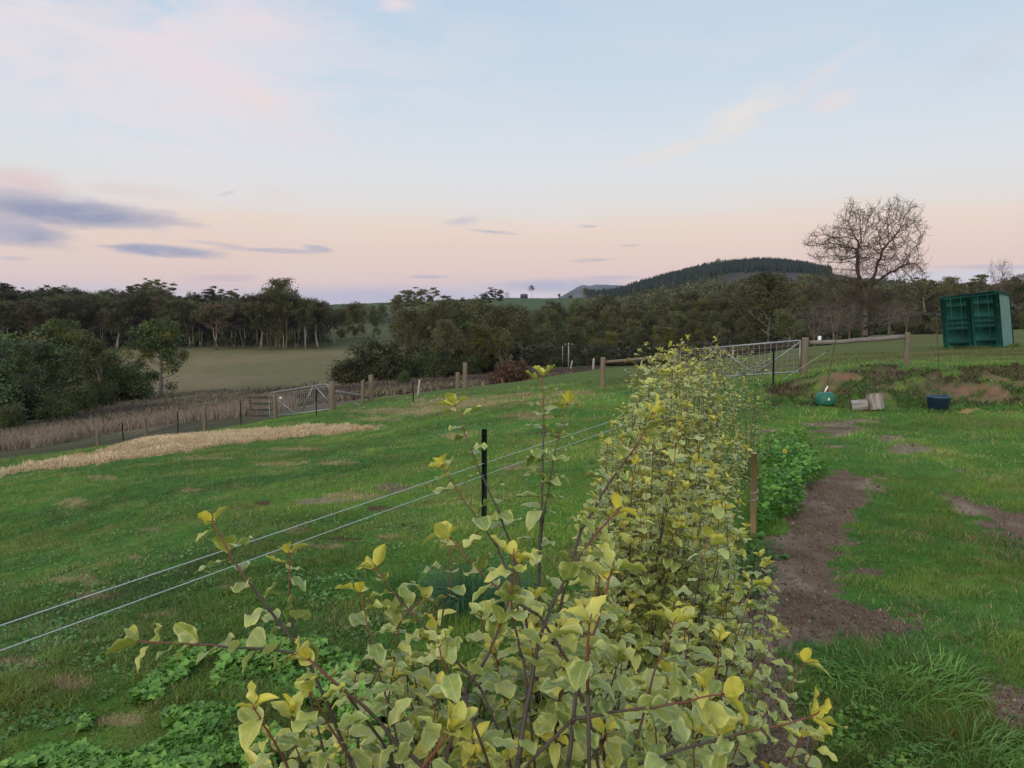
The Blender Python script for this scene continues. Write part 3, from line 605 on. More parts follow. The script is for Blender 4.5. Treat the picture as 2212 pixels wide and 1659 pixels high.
# ---------------------------------------------------------------- variegated shrubs of the hedge
def leaf_material():
    m = bpy.data.materials.new('variegated leaf'); m.use_nodes = True; nt = m.node_tree; nt.nodes.clear(); g = NT(nt)
    out = g.n('ShaderNodeOutputMaterial'); b = g.n('ShaderNodeBsdfPrincipled'); at_ = g.n('ShaderNodeAttribute'); at_.attribute_name = 'lc'
    sp = g.n('ShaderNodeSeparateColor'); g.link(at_.outputs['Color'], sp.inputs[0]); edge, young, rnd = sp.outputs
    tc = g.n('ShaderNodeTexCoord'); nz = g.noise(tc.outputs['Object'], 55, 4, .6); n2 = g.noise(tc.outputs['Object'], 420, 2, .6)
    mat = g.ramp(rnd, [(0, (.15, .21, .036)), (.5, (.27, .335, .078)), (1, (.43, .48, .165))])
    e2 = g.math('ADD', edge, g.math('MULTIPLY', g.math('SUBTRACT', nz, .5), 1.1))
    mat = g.mix(g.maprange(e2, .60, .95,0, .6), mat, (.60, .62, .25))
    yl = g.ramp(rnd, [(0, (.48, .47, .07)), (1, (.66, .57, .06))])
    c = g.mix(young, mat, yl)
    c = g.mix(g.maprange(edge, .10, .02, 0, .35), c, (.56, .55, .24))
    k = g.maprange(n2, .3, .7, .86, 1.1, False); sc = g.n('ShaderNodeVectorMath', operation='SCALE'); g.link(c, sc.inputs[0]); g.put(sc.inputs['Scale'], k); c = sc.outputs[0]
    g.link(c, b.inputs['Base Color']); b.inputs['Roughness'].default_value = .30; b.inputs['Specular IOR Level'].default_value = .6
    tr = g.n('ShaderNodeBsdfTranslucent'); g.link(c, tr.inputs[0]); mx = g.n('ShaderNodeMixShader'); mx.inputs[0].default_value = .22
    bp = g.n('ShaderNodeBump'); bp.inputs['Strength'].default_value = .25; bp.inputs['Distance'].default_value = .002; g.link(nz, bp.inputs['Height']); g.link(bp.outputs[0], b.inputs['Normal'])
    g.link(b.outputs[0], mx.inputs[1]); g.link(tr.outputs[0], mx.inputs[2]); g.link(mx.outputs[0], out.inputs[0]); return m
M_leaf = leaf_material()
def stem_material():
    m = bpy.data.materials.new('dark stem'); m.use_nodes = True; nt = m.node_tree; g = NT(nt); b = nt.nodes['Principled BSDF']
    at_ = g.n('ShaderNodeAttribute'); at_.attribute_name = 'lc'; g.link(at_.outputs['Color'], b.inputs['Base Color']); b.inputs['Roughness'].default_value = .6; return m
M_stem = stem_material()

def make_leaves(pos, d, nrm, L, young, rnd, K, seed, petiole=.14):
    """wavy-edged leaves: a grid of K rows by five columns each"""
    r = np.random.default_rng(seed); n = len(pos); s = np.linspace(0, 1, K); cols_ = np.array([-1, -.5, 0, .5, 1]) if K > 6 else np.array([-1, 0, 1.]); nc = len(cols_)
    d = d / np.linalg.norm(d, axis=1)[:, None]; nrm = nrm - d * (nrm * d).sum(1)[:, None]; nrm /= np.linalg.norm(nrm, axis=1)[:, None] + 1e-9; b = np.cross(nrm, d)
    prof = np.sin(np.pi * s ** .9) ** .66; prof[0] = .03; prof[-1] = .02
    Wd = L * (r.uniform(.52, .70, n)) * (1 - .15 * young)
    wavn = r.uniform(1.5, 2.5, n)[:, None, None]; ph = r.uniform(0, 2 * np.pi, (n, 1, 1)); amp = (L * (.03 + .095 * r.random(n) ** 1.3) * (1 - .6 * young))[:, None, None]
    S = s[None, :, None]; Cc = cols_[None, None, :]
    side = np.sign(Cc)
    wave = np.sin(2 * np.pi * wavn * S + ph + side * .9)
    y = Cc * .5 * Wd[:, None, None] * prof[None, :, None] * (1 + .05 * np.sin(2 * np.pi * wavn * S + ph + 1.3 + side))
    fold = r.uniform(.05, .45, n)[:, None, None] + .55 * young[:, None, None]; bend = r.normal(.10, .18, n)[:, None, None] + .08
    zz = amp * wave * np.abs(Cc) ** 1.5 * np.sin(np.pi * S) ** .5 + np.abs(y) * fold - bend * L[:, None, None] * S ** 2
    x = L[:, None, None] * (petiole + (1 - petiole) * S) + 0 * Cc
    V = pos[:, None, None] + d[:, None, None] * x[..., None] + b[:, None, None] * y[..., None] + nrm[:, None, None] * zz[..., None]
    at_ = np.zeros((n, K, nc, 3)); at_[..., 0] = np.abs(Cc); at_[..., 1] = np.clip(young[:, None, None] + .18 * (S > .8), 0, 1); at_[..., 2] = rnd[:, None, None]
    i = (np.arange(K - 1)[:, None] * nc + np.arange(nc - 1)[None]).ravel(); q = np.stack([i, i + 1, i + nc + 1, i + nc], -1)
    Fq = (q[None] + (np.arange(n) * K * nc)[:, None, None]).reshape(-1, 4)
    return V.reshape(-1, 3), Fq, at_.reshape(-1, 3)

def bez(p0, p1, p2, k=8):
    t = np.linspace(0, 1, k)[:, None]; return p0 * (1 - t) ** 2 + 2 * p1 * t * (1 - t) + p2 * t * t
def resample(pts, step):
    pts = np.asarray(pts, float); L = np.r_[0, np.cumsum(np.linalg.norm(np.diff(pts, axis=0), axis=1))]; n = max(2, int(L[-1] / step) + 1); q = np.linspace(0, L[-1], n)
    return np.stack([np.interp(q, L, pts[:, k]) for k in range(3)], 1), L[-1]
def smoothline(pts, k=24):
    pts = np.asarray(pts, float)
    for _ in range(2):
        q = [pts[0]]
        for a, b in zip(pts[:-1], pts[1:]): q += [a * .75 + b * .25, a * .25 + b * .75]
        pts = np.array([*q, pts[-1]])
    return pts

def build_shrub(label, shoots, carriers, leafL, spacing, K, seed):
    """shoots: (polyline, leafless length at its foot, radius); carriers: bare woody stems"""
    r = np.random.default_rng(seed); mbV, mbF, mbC, nv = [], [], [], 0; LP, LD, LN, LL, LY, LR = [], [], [], [], [], []
    pet = []
    def addtube(pts, rad, cl, n=6):
        nonlocal nv
        m = MB().tube(pts, rad, n, cap=True); V = m.V[0]; mbV.append(V); mbF.extend([f + nv for f in m.F]); mbC.append(np.repeat(cl, n, 0)); nv += len(V)
    for pts, r0, r1 in carriers:
        k = len(pts); addtube(pts, np.linspace(r0, r1, k), np.tile(A(.060, .040, .032), (k, 1)) * np.linspace(1, .8, k)[:, None], 7)
    for pts, bare, rad in shoots:
        pts, Lt = resample(smoothline(pts), .012 if K > 6 else .025); k = len(pts); f = np.linspace(0, 1, k)
        pts = pts + np.cumsum(r.normal(0, .0007, (k, 3)), 0)
        cl = lerp(np.tile(A(.052, .040, .036), (k, 1)), A(.19, .045, .025), sstep(Lt - .16, Lt, f * Lt) * .9)
        addtube(pts, rad * (1 - .62 * f), cl, 6 if K > 6 else 4)
        yel_tip = r.random() < .75; nl = max(3, int((Lt - bare) / spacing)); phi = r.uniform(0, 6.28); T = np.gradient(pts, axis=0); T /= np.linalg.norm(T, axis=1)[:, None]
        for q in range(nl + int(r.integers(3, 6))):
            tip = q >= nl; sl = bare + (Lt - bare) * (q + r.uniform(-.35, .35)) / nl if not tip else Lt - .012 + .003 * (q - nl)
            i = int(np.clip(sl / Lt * (k - 1), 0, k - 1)); t = T[i]; phi += 2.4 + r.normal(0, .25)
            ref = np.array((0, 0, 1.)) if abs(t[2]) < .9 else np.array((1., 0, 0)); e1 = np.cross(t, ref); e1 /= np.linalg.norm(e1); e2 = np.cross(t, e1)
            rd = math.cos(phi) * e1 + math.sin(phi) * e2; dist = Lt - sl
            y = (r.uniform(.55, 1.0) if yel_tip else r.uniform(.1, .45)) if tip and q > nl else float(np.clip(1 - dist / .05, 0, 1)) * (.6 if yel_tip else .2)
            a = r.normal(1.12, .22) if (tip and q > nl + 2) else r.normal(.66, .24) if tip else r.normal(.36, .34)
            dd = rd * math.cos(a) + t * math.sin(a); dd[2] = dd[2] * .55 - .06 if not tip else dd[2] + .05
            nn = t * math.cos(a) - rd * math.sin(a); nn = nn + np.array((0, 0, 1.1 if not tip else .1)) + r.normal(0, .28, 3)
            ll = leafL * r.uniform(.72, 1.22) * ((.55 if q > nl + 2 else .80) if tip else 1 - .25 * float(np.clip(1 - (sl - bare) / .1, 0, 1)) * r.random())
            LP.append(pts[i]); LD.append(dd); LN.append(nn); LL.append(ll); LY.append(y); LR.append(r.random())
    LP, LD, LN, LL, LY, LR = map(np.array, (LP, LD, LN, LL, LY, LR))
    V, Fq, at_ = make_leaves(LP, LD, LN, LL, LY, LR, K, seed + 1)
    dn = LD / np.linalg.norm(LD, axis=1)[:, None]; pv, pf = seg_tubes(LP, LP + dn * (LL * .17)[:, None], np.full(len(LP), .0011), np.full(len(LP), .0008), 3)
    by = {}
    for f in mbF: by.setdefault(f.shape[1], []).append(f)
    by.setdefault(4, []).append(pf + nv); mbV.append(pv); mbC.append(np.tile(A(.16, .07, .03), (len(pv), 1)))
    root = thing('shrub', label, 'shrub', group='variegated shrubs of the hedge row')
    obj('stems', mesh_np(np.concatenate(mbV), [np.concatenate(x) for x in by.values()], M_stem, {'lc': np.concatenate(mbC)}, True, 'stems'), root)
    obj('leaves', mesh_np(V, Fq, M_leaf, {'lc': at_}, True, 'leaves'), root)
    return root

def bush_shoots(c, rad, H, n, seed, zlo=.35, leaders=6, lead=.3, Ls=(.25, .5), spread=(1, 1), rmul=1.0):
    """shoots fanning up through a dome, all carried by stems from one foot"""
    r = np.random.default_rng(seed); sh, ca = [], []; c = np.array((c[0], c[1], float(Z(c[0], c[1])))); prim = []
    for i in range(9):
        a = 2 * np.pi * (i + r.uniform(-.3, .3)) / 9; q = r.uniform(.25, .6) * rad; top = c + np.array((math.cos(a) * q * spread[0], math.sin(a) * q * spread[1], H * r.uniform(.55, .8)))
        foot = c + np.array((math.cos(a) * .03, math.sin(a) * .03, -.03)); mid = (foot + top) / 2 + np.array((math.cos(a), math.sin(a), 0)) * .04 + r.normal(0, .02, 3)
        b = bez(foot, mid, top, 14); ca.append((b, .0085 * rmul, .003 * rmul)); prim.append(b)
    allp = np.concatenate(prim)
    for i in range(n):
        a = r.uniform(0, 2 * np.pi); f = math.sqrt(r.random()); ext = i < leaders
        if ext: f *= .6
        zt = H * (1 - .26 * f * f) * (r.uniform(.93, 1.0) + lead / H * r.uniform(.3, 1) if ext else zlo + (1 - zlo) * r.random() ** .55)
        tip = c + np.array((math.cos(a) * f * rad * spread[0], math.sin(a) * f * rad * spread[1], zt)) + r.normal(0, .02, 3)
        L = r.uniform(*Ls) * (1.25 if ext else 1)
        want = tip - np.array((math.cos(a) * f * rad * .45, math.sin(a) * f * rad * .45, L))
        j = np.argmin(((allp - want) ** 2).sum(1)); st = allp[j]
        out = np.array((math.cos(a), math.sin(a), 0)) * .12 * f
        pts = bez(st, (st + tip) / 2 + out + np.array((0, 0, -.06)), tip, 7)
        Lt = np.linalg.norm(np.diff(pts, axis=0), axis=1).sum()
        sh.append((pts, max(.02, Lt - L), .0034 * rmul * (1.2 if ext else 1)))
    return sh, ca

def near_shrub():
    c = (.04, 1.22)
    sh, ca = bush_shoots(c, .52, 1.33, 270, 101, .28,4, .04, (.16, .34), (1.0, .68), .66)
    sh = [s for s in sh if s[0][-1][1] > .66]
    foot = np.array((c[0], c[1], 0.0))
    HS = [  # row/column points along each prominent shoot, with distances
        ([(1165,1235),(1170,1060),(1174,900),(1172,800)], 1.45, 1.55, .0052), ([(1172,1130),(1190,1000),(1212,900),(1222,862)], 1.48, 1.55, .0034),
        ([(1105,1180),(1060,1075),(1010,970),(985,895),(978,875)], 1.34, 1.42, .0038), ([(1075,1180),(1010,1085),(970,1020),(953,992)], 1.30, 1.36, .0034),
        ([(1165,1330),(1080,1282),(1010,1215),(962,1150)], 1.10, 1.16, .0042), ([(660,1415),(585,1320),(515,1225),(468,1140),(456,1112)], 1.02, 1.08, .0042),
        ([(658,1415),(570,1402),(470,1392),(360,1385),(282,1380)], 1.0, .96, .0036), ([(650,1405),(630,1330),(622,1250),(628,1180)], 1.05, 1.15, .0030),
        ([(960,1700),(880,1620),(800,1540),(730,1475),(655,1412)], .98, 1.0, .0060), ([(845,1540),(815,1450),(790,1350),(768,1265)], 1.06, 1.12, .0032),
        ([(1040,1490),(950,1385),(870,1300),(805,1215)], 1.12, 1.20, .0038), ([(1120,1640),(1140,1500),(1165,1360),(1230,1235),(1300,1150),(1345,1105)], .95, 1.15, .0062),
        ([(1225,1650),(1250,1500),(1290,1360),(1330,1215)], .86, .92, .0052), ([(1235,1556),(1330,1540),(1450,1522),(1570,1500)], .86, .84, .0036),
        ([(1280,1700),(1420,1640),(1560,1595),(1700,1570),(1760,1545)], .96, .94, .0042), ([(1560,1630),(1640,1560),(1720,1460),(1745,1425)], 1.35, 1.38, .0030),
        ([(1560,1600),(1600,1500),(1650,1420),(1690,1350)], 1.5, 1.5, .0030), ([(1255,1145),(1320,1030),(1380,950),(1412,880)], 1.30, 1.36, .0046),
        ([(1010,1480),(1060,1400),(1095,1290),(1125,1200)], .98, 1.02, .0040), ([(960,1300),(975,1250),(972,1180),(965,1145)], 1.3, 1.34, .0028),
        ([(900,1680),(930,1640),(960,1600),(980,1570)], .80, .79, .0036), ([(1000,1500),(970,1460),(950,1420),(945,1380)], .95, .94, .0034),
        ([(640,1700),(610,1620),(570,1560),(545,1515)], .92, .90, .0036), ([(760,1640),(720,1580),(690,1510),(672,1475)], .95, .93, .0034),
        ([(1350,1700),(1380,1560),(1420,1420),(1455,1330)], 1.0, 1.06, .0042), ([(1270,1500),(1265,1430),(1268,1370),(1275,1325)], .80, .80, .0040),
        ([(1480,1480),(1490,1360),(1510,1240),(1530,1150)], 1.5, 1.6, .0036), ([(1560,1500),(1580,1400),(1610,1310),(1625,1250)], 1.62, 1.68, .0034),
        ([(800,1480),(840,1400),(880,1330),(925,1285)], 1.2, 1.25, .0028), ([(1130,1420),(1110,1330),(1108,1250),(1112,1185)], 1.0, 1.02, .0034)]
    r = np.random.default_rng(5)
    for pts, ya, yb, rad in HS:
        n = len(pts); q = np.array([P(u, v, ya + (yb - ya) * i / (n - 1)) for i, (u, v) in enumerate(pts)])
        sh.append((q, .02, rad * .58))
        b = bez(foot + r.normal(0, .03, 3) * (1, 1, 0), q[0] - (q[1] - q[0]) / np.linalg.norm(q[1] - q[0]) * .25 + (0, 0, -.15), q[0], 10); ca.append((b, rad * .72, rad * .56))
    build_shrub('nearest and largest variegated shrub, with long bare-stemmed shoots, in the foreground', sh, ca, .046, .016, 11, 111)
near_shrub()
HEDGE = [((.48, 2.30), .31, 1.34, 200, .043, 9, 'dense yellow-green shrub directly behind the nearest shrub', 12, .20),
         ((.60, 3.05), .33,1.42, 190, .042, 7, 'yellow-green shrub third in the hedge row, level with the black picket', 12, .22),
         ((.78, 3.85), .38,1.45, 200, .041, 7, 'yellow-green shrub with tall shoots in the middle of the hedge row', 15, .28),
         ((.97, 4.75), .42,1.46, 190, .040, 5, 'yellow-green shrub just before the wooden stake in the hedge row', 16, .28),
         ((1.32, 5.75), .46,1.46, 170, .038, 5, 'yellow-green shrub beyond the wooden stake, next to last dense one', 15, .26),
         ((1.78, 6.95), .52,1.42, 140, .036, 5, 'smaller yellow-green shrub near the far end of the hedge row', 14, .24),
         ((2.52, 8.15), .34, 1.45, 44, .030, 5, 'thin sparse shrub with bare lower stems at the far end of the hedge', 4, .1)]
for i, (c, rad, Hh, n, lL, K, lab, ld, le) in enumerate(HEDGE):
    sh, ca = bush_shoots(c, rad, Hh, n, 200 + i, .22, ld, le, (.22, .42) if i < 6 else (.15, .3), rmul=.5)
    build_shrub(lab, sh, ca, lL, .0215 if i < 6 else .03, K, 300 + i)

# ---------------------------------------------------------------- posts, fences, gates
def post_mesh(h, r, mat, seed=0, sink=.25, n=12, top=.0):
    r_ = np.random.default_rng(seed); zs = [-sink, 0, h * .33, h * .66, h - .02, h]
    prof = [r * 1.05, r * 1.04, r * r_.uniform(.96, 1.04), r * r_.uniform(.95, 1.02), r * .97, r * .86]
    m = MB(); a = np.linspace(0, 2 * np.pi, n, endpoint=False); w = 1 + r_.normal(0, .035, n); V = []
    for z, q in zip(zs, prof): V.append(np.stack([q * w * np.cos(a), q * w * np.sin(a), np.full(n, z) + (r_.normal(0, .006, n) + top * np.cos(a) if z == h else 0)], 1))
    k = len(zs); i = np.arange(k - 1)[:, None] * n; j = np.arange(n)[None]; j2 = (j + 1) % n
    m.add(np.concatenate(V), [np.stack([i + j, i + j2, i + n + j2, i + n + j], -1).reshape(-1, 4), ((k - 1) * n + np.arange(n))[None]])
    return m.mesh(mat)
def picket_mesh(h):
    """steel picket: three blades, notched top"""
    m = MB()
    for k in range(3):
        a = D2R(90 + 120 * k); d = np.array((math.cos(a), math.sin(a), 0)); rot = np.array(Matrix.Rotation(a, 3, 'Z'))
        m.box(d * .016 + (0, 0, h / 2 - .12), (.030, .006, h + .24), rot, .001)
    for q in (.15, .35, .55, .72): m.box((0, .034, h * q + .05), (.010, .010, .012))
    m.box((0, 0, h - .035), (.034, .012, .012))
    return m.mesh(M_picket)
PM = picket_mesh(.82)
def picket(u, v, Y, label, h=.82, rz=0.3):
    p = at(u, v, Y); o = obj('steel_picket', PM, None, p); o.scale = (.82, .82, h / .82); o.rotation_euler = (D2R(R.normal(0, 1)), D2R(R.normal(0, 1)), rz)
    return tag(o, label, 'fence picket', 'dark steel pickets of the fences')
picket(1045, 1140, 6.2, 'dark steel picket holding the two white ropes left of the hedge')
picket(1670, 823, 17.3, 'dark steel picket standing in front of the large galvanised gate', .86)
picket(893, 869, 29.5, 'dark steel picket alone on the green slope right of the small gate', .86)
picket(683, 884, 30.0, 'dark steel picket in front of the small gate in the valley', 1.05)
picket(521, 915, 32.4, 'dark steel picket nearest the left end of the small gate', 1.0)
picket(385, 935, 32.6, 'dark steel picket between two grey posts on the left boundary', 1.0)
picket(267, 955, 32.0, 'dark steel picket right of the shortest grey post, left boundary', .9)

def wpost(u, v, Y, h, r, label, seed, tilt=(0, 0), mat=None, name='fence_post', top=0.0):
    p = at(u, v, Y); o = obj(name, post_mesh(h, r, mat or M_post, seed, top=top), None, p); o.rotation_euler = (D2R(tilt[0]), D2R(tilt[1]), R.uniform(0, 6))
    if tilt != (0, 0): o.rotation_euler = (D2R(tilt[0]), D2R(tilt[1]), 0)
    tag(o, label, 'fence post', 'wooden posts of the boundary fences'); return p
wpost(212, 966, 31.5, .72, .075, 'shortest grey wooden post on the left boundary above the straw row', 1)
wpost(318, 947, 32.5, 1.05, .085, 'leaning grey wooden post on the left boundary above the straw row', 2, (2, -4))
wpost(443, 926, 33.0, 1.05, .08, 'grey wooden post among reeds left of the small valley gate', 3)
wpost(595, 906, 32.0, 1.02, .085, 'thin brown post at the left end of the small gate', 4)
wpost(718, 882, 30.8, 1.18, .125, 'thick pale round post at the right end of the small gate', 5)
wpost(783, 870, 31.5, 1.0, .075, 'rough split post of the short brace rail beside the small gate', 6, (1, 2), top=.05)
wpost(802, 866, 32.0, 1.12, .10, 'round grey post ending the brace rail near the small gate', 7)
wpost(903, 849, 36.0, .72, .05, 'thin whitish leaning post at the edge of the purple scrub', 8, (0, 7), M_conc)
wpost(989, 833, 40.0, .85, .11, 'short round post beside a taller one on the slope crest', 9)
wpost(1005, 836, 37.0, 1.32, .115, 'taller of the two round posts on the slope crest', 10)
pR = wpost(1302, 841, 23.5, .95, .078, 'round brown post at the left end of the pole rail', 11, mat=M_rail)
pS = wpost(1459, 812, 21.5, .93, .092, 'square-topped brown strainer post hung with the large gate', 12, mat=M_rail)
pG = wpost(1737, 815, 19.6, .97, .088, 'knobbly weathered strainer post at the latch end of the large gate', 13)
pE = wpost(1957, 800, 19.2, .84, .068, 'fat round post where the right-hand rail ends by the bank', 14)
wpost(1232, 798, 95, 1.2, .09, 'distant leaning whitish post in the low paddock', 15, (0, 12), M_conc)
wpost(1281, 795, 70, 1.2, .10, 'distant pale post in front of the dark wood left of the pole rail', 16, (0, 3), M_conc)
for i, (u, Y, lab) in enumerate([(1385, 74, 'small distant pale post seen under the pole rail'), (1556, 76, 'small distant pale post seen through the left part of the large gate'), (1584, 77, 'small distant pale post seen through the middle of the large gate')]):
    wpost(u, 780, Y, 1.1, .08, lab, 20 + i, (0, 4 - 3 * i), M_conc)

def rail(name, a, b, r, label, mat, sag=0.0, seed=0):
    r_ = np.random.default_rng(seed); a, b = np.asarray(a, float), np.asarray(b, float); t = np.linspace(0, 1, 9)[:, None]
    pts = a + (b - a) * t; pts[:, 2] += -sag * 4 * (t * (1 - t))[:, 0] + r_.normal(0, r * .08, 9)
    o = obj(name, MB().tube(pts, r * r_.uniform(.92, 1.08, 9), 10).mesh(mat, True)); return tag(o, label, 'fence rail')
rail('fence_rail', pR + (.07, -.03, .80), pS + (-.08, 0, .74), .048, 'round timber pole rail running up to the left strainer post', M_rail, .0, 1)
rail('fence_rail', pG + (.1, 0, .84), pE + (-.08, 0, .73), .058, 'heavy grey log rail running right from the latch-end strainer post', M_grey, .02, 2)
p1, p2 = at(718, 882, 30.8), at(802, 866, 32.0)
rail('brace_rail', p1 + (.12, 0, .78), p2 + (-.1, .0, .18), .07, 'sloping grey timber brace rail right of the small gate', M_grey, 0, 3)
rail('brace_rail', p1 + (.9, -.1, .30), p1 + (1.55, -.1, .02), .045, 'short fallen timber strut under the sloping brace rail', M_grey, 0, 4)
pw = at(1700, 820, 18.4)
wp = thing('leaning_pole', 'thin white pole with a black tip leaning against the gate post', 'pole', pw)
wa, wb = np.array((-.1, 0, .06)), np.array((1.05, .3, .72))
obj('shaft', MB().bar(wa, wb, .007, 8).mesh(M_conc), wp); obj('tip', MB().bar(wb, wb + (wb - wa) * .05, .015, 8).mesh(M_picket), wp)
ins = obj('insulator', MB().lathe([(.0, .09), (.035, .085), (.045, .05), (.04, .0), (.05, -.02), (.0, -.02)], 12).mesh(M_white, True), None, pG + (.36, 0, .925)); tag(ins, 'round white insulator sitting on the grey log rail', 'insulator')

def gate(name, label, a, b, h, lift, brace, cols_, rows, r=.022, arch=False, extra=None):
    """pipe frame from a to b (ground points), W or V braces, wire infill"""
    a, b = np.asarray(a, float), np.asarray(b, float); g = thing(name, label, 'gate', a); d = b - a; L = np.hypot(d[0], d[1])
    up = np.array((0, 0, 1.)); Q = lambda s, z: d * s + up * (lift + z * h)
    rc = .16 / L; rz = .16 / h; fr = MB()
    if arch: loop = [Q(0, 0), Q(0, 1 - rz), Q(rc * .3, 1 - rz * .3), Q(rc, 1), Q(.3, 1), Q(.6, 1), Q(1 - rc, 1), Q(1 - rc * .3, 1 - rz * .3), Q(1, 1 - rz), Q(1, 0)]
    else: loop = [Q(0, 0), Q(0, .5), Q(0, 1), Q(.0, 1), Q(.5, 1), Q(1, 1), Q(1, .5), Q(1, 0)]
    if arch: fr.tube(smoothline(loop), r, 8)
    else:
        fr.bar(Q(0, 1), Q(1, 1), r * 1.15, 8); fr.bar(Q(0, 0), Q(0, 1), r, 8); fr.bar(Q(1, 0), Q(1, 1), r, 8)
    fr.bar(Q(.0, 0), Q(1., 0), r, 8)
    obj('frame', fr.mesh(M_steel, True), g)
    for (s0, z0, s1, z1) in brace: obj('brace', MB().bar(Q(s0, z0), Q(s1, z1), r * .9, 8).mesh(M_steel, True), g)
    A1, B1 = [], []
    for i in range(1, cols_): A1.append(Q(i / cols_, .02)); B1.append(Q(i / cols_, .98))
    for j in range(1, rows): A1.append(Q(.01, j / rows)); B1.append(Q(.99, j / rows))
    k = len(A1); ww = np.r_[np.full(cols_ - 1, .0062), np.full(rows - 1, .0034)]
    obj('wire_mesh', mesh_np(*seg_tubes(A1, B1, ww, ww, 4), M_steel), g)
    for s in (.0, 1.0):
        for z in ((.18, .85) if s == 0 else (.6,)): obj('hinge' if s == 0 else 'latch', MB().box(Q(s, z) + (-.05 if s == 0 else .05, 0, 0), (.12, .03, .035), None, .006).mesh(M_steel), g)
    return g, Q
ga, gb = pS + (.12, 0, 0), pG + (-.13, 0, 0)
gate('farm_gate', 'large galvanised gate with W braces and wire mesh behind the hedge', ga, gb, .80, .10, [(.02, 0, .335, 1), (.335, 1, .66, 0), (.66, 0, 1, .96)], 22, 7, .020)
la, lb = at(583, 908, 32.6), at(712, 884, 31.0)
gg, Q = gate('farm_gate', 'small galvanised gate with rounded corners and V braces in the valley', la, lb, 1.05, .06, [(.03, .9, .42, .06), (.55, .06, .74, .98), (.78, .98, 1, .25)], 30, 9, .027, True)
sg = obj('gate_sign', MB().tube([(0, 0, 0), (0, -.02, 0)], [.07, .07], 16).mesh(M_white), None, la + Q(.2, .72) + (0, -.04, 0)); tag(sg, 'small round white disc hung on the left half of the small gate', 'sign')
pl = thing('timber_hurdle', 'panel of grey horizontal boards left of the small gate', 'fence panel', at(566, 912, 33.2))
for k in range(4): obj('board', MB().box((0, 0, .14 + .27 * k), (1.1, .03, .15), None, .004).mesh(M_grey), pl)
for s in (-.5, .5): obj('batten', MB().box((s, .045, .5), (.08, .05, 1.1), None, .004).mesh(M_grey), pl)

# white electric ropes past the picket
def rope(label, hz):
    q = [(-4.9, -2.4), (-1.98, 2.97), (-.23, 6.2), (1.25, 8.95), (3.05, 12.3), (5.85, 17.25)]
    L = [np.array((x, y, float(Z(x, y)) * (0.5 if i not in (2, 5) else 1) + hz + (0 if i < 5 else .08))) for i, (x, y) in enumerate(q)]
    pts = np.concatenate([L[i] + (L[i + 1] - L[i]) * np.linspace(0, 1, 16)[:-1, None] for i in range(5)] + [L[5][None]])
    o = obj('fence_rope', MB().tube(pts, .0029, 8).mesh(M_rope, True)); return tag(o, label, 'rope', 'electric fence ropes on the dark picket')
rope('upper white electric rope of the pair along the left of the hedge', .535); rope('lower white electric rope of the pair along the left of the hedge', .435)

# plain wires of the boundary fence, kept faint
def wires():
    pp = [(60, 990, 31), (212, 966, 31.5), (318, 947, 32.5), (443, 926, 33.), (583, 908, 32.6)]; A1, B1 = [], []
    for (a, b) in zip(pp[:-1], pp[1:]):
        pa, pb = at(*a), at(*b)
        for h in (.25, .5, .72): A1.append(pa + (0, 0, h)); B1.append(pb + (0, 0, h))
    o = obj('fence_wire', mesh_np(*seg_tubes(A1, B1, np.full(len(A1), .0022), np.full(len(A1), .0022), 4), M_steel)); tag(o, 'plain wires strung between the left boundary posts', 'fence wire')
wires()

# wooden stake in the hedge
st = thing('garden_stake', 'pale square wooden stake with string at the right edge of the hedge', 'stake', (float(xpx(1627, 1160, 5.95)), 5.95, float(Z(1.87, 5.95))), rot=(0, D2R(-1.2), D2R(25)))
obj('shaft', MB().box((0, 0, .24), (.036, .036, .86), None, .003).mesh(M_stake), st)
obj('string', MB().tube([(.026 * math.cos(a) * 1.25, .026 * math.sin(a) * 1.25, .26 + .004 * k) for k, a in enumerate(np.linspace(0, 12.6, 30))], .003, 5).mesh(M_rope), st)

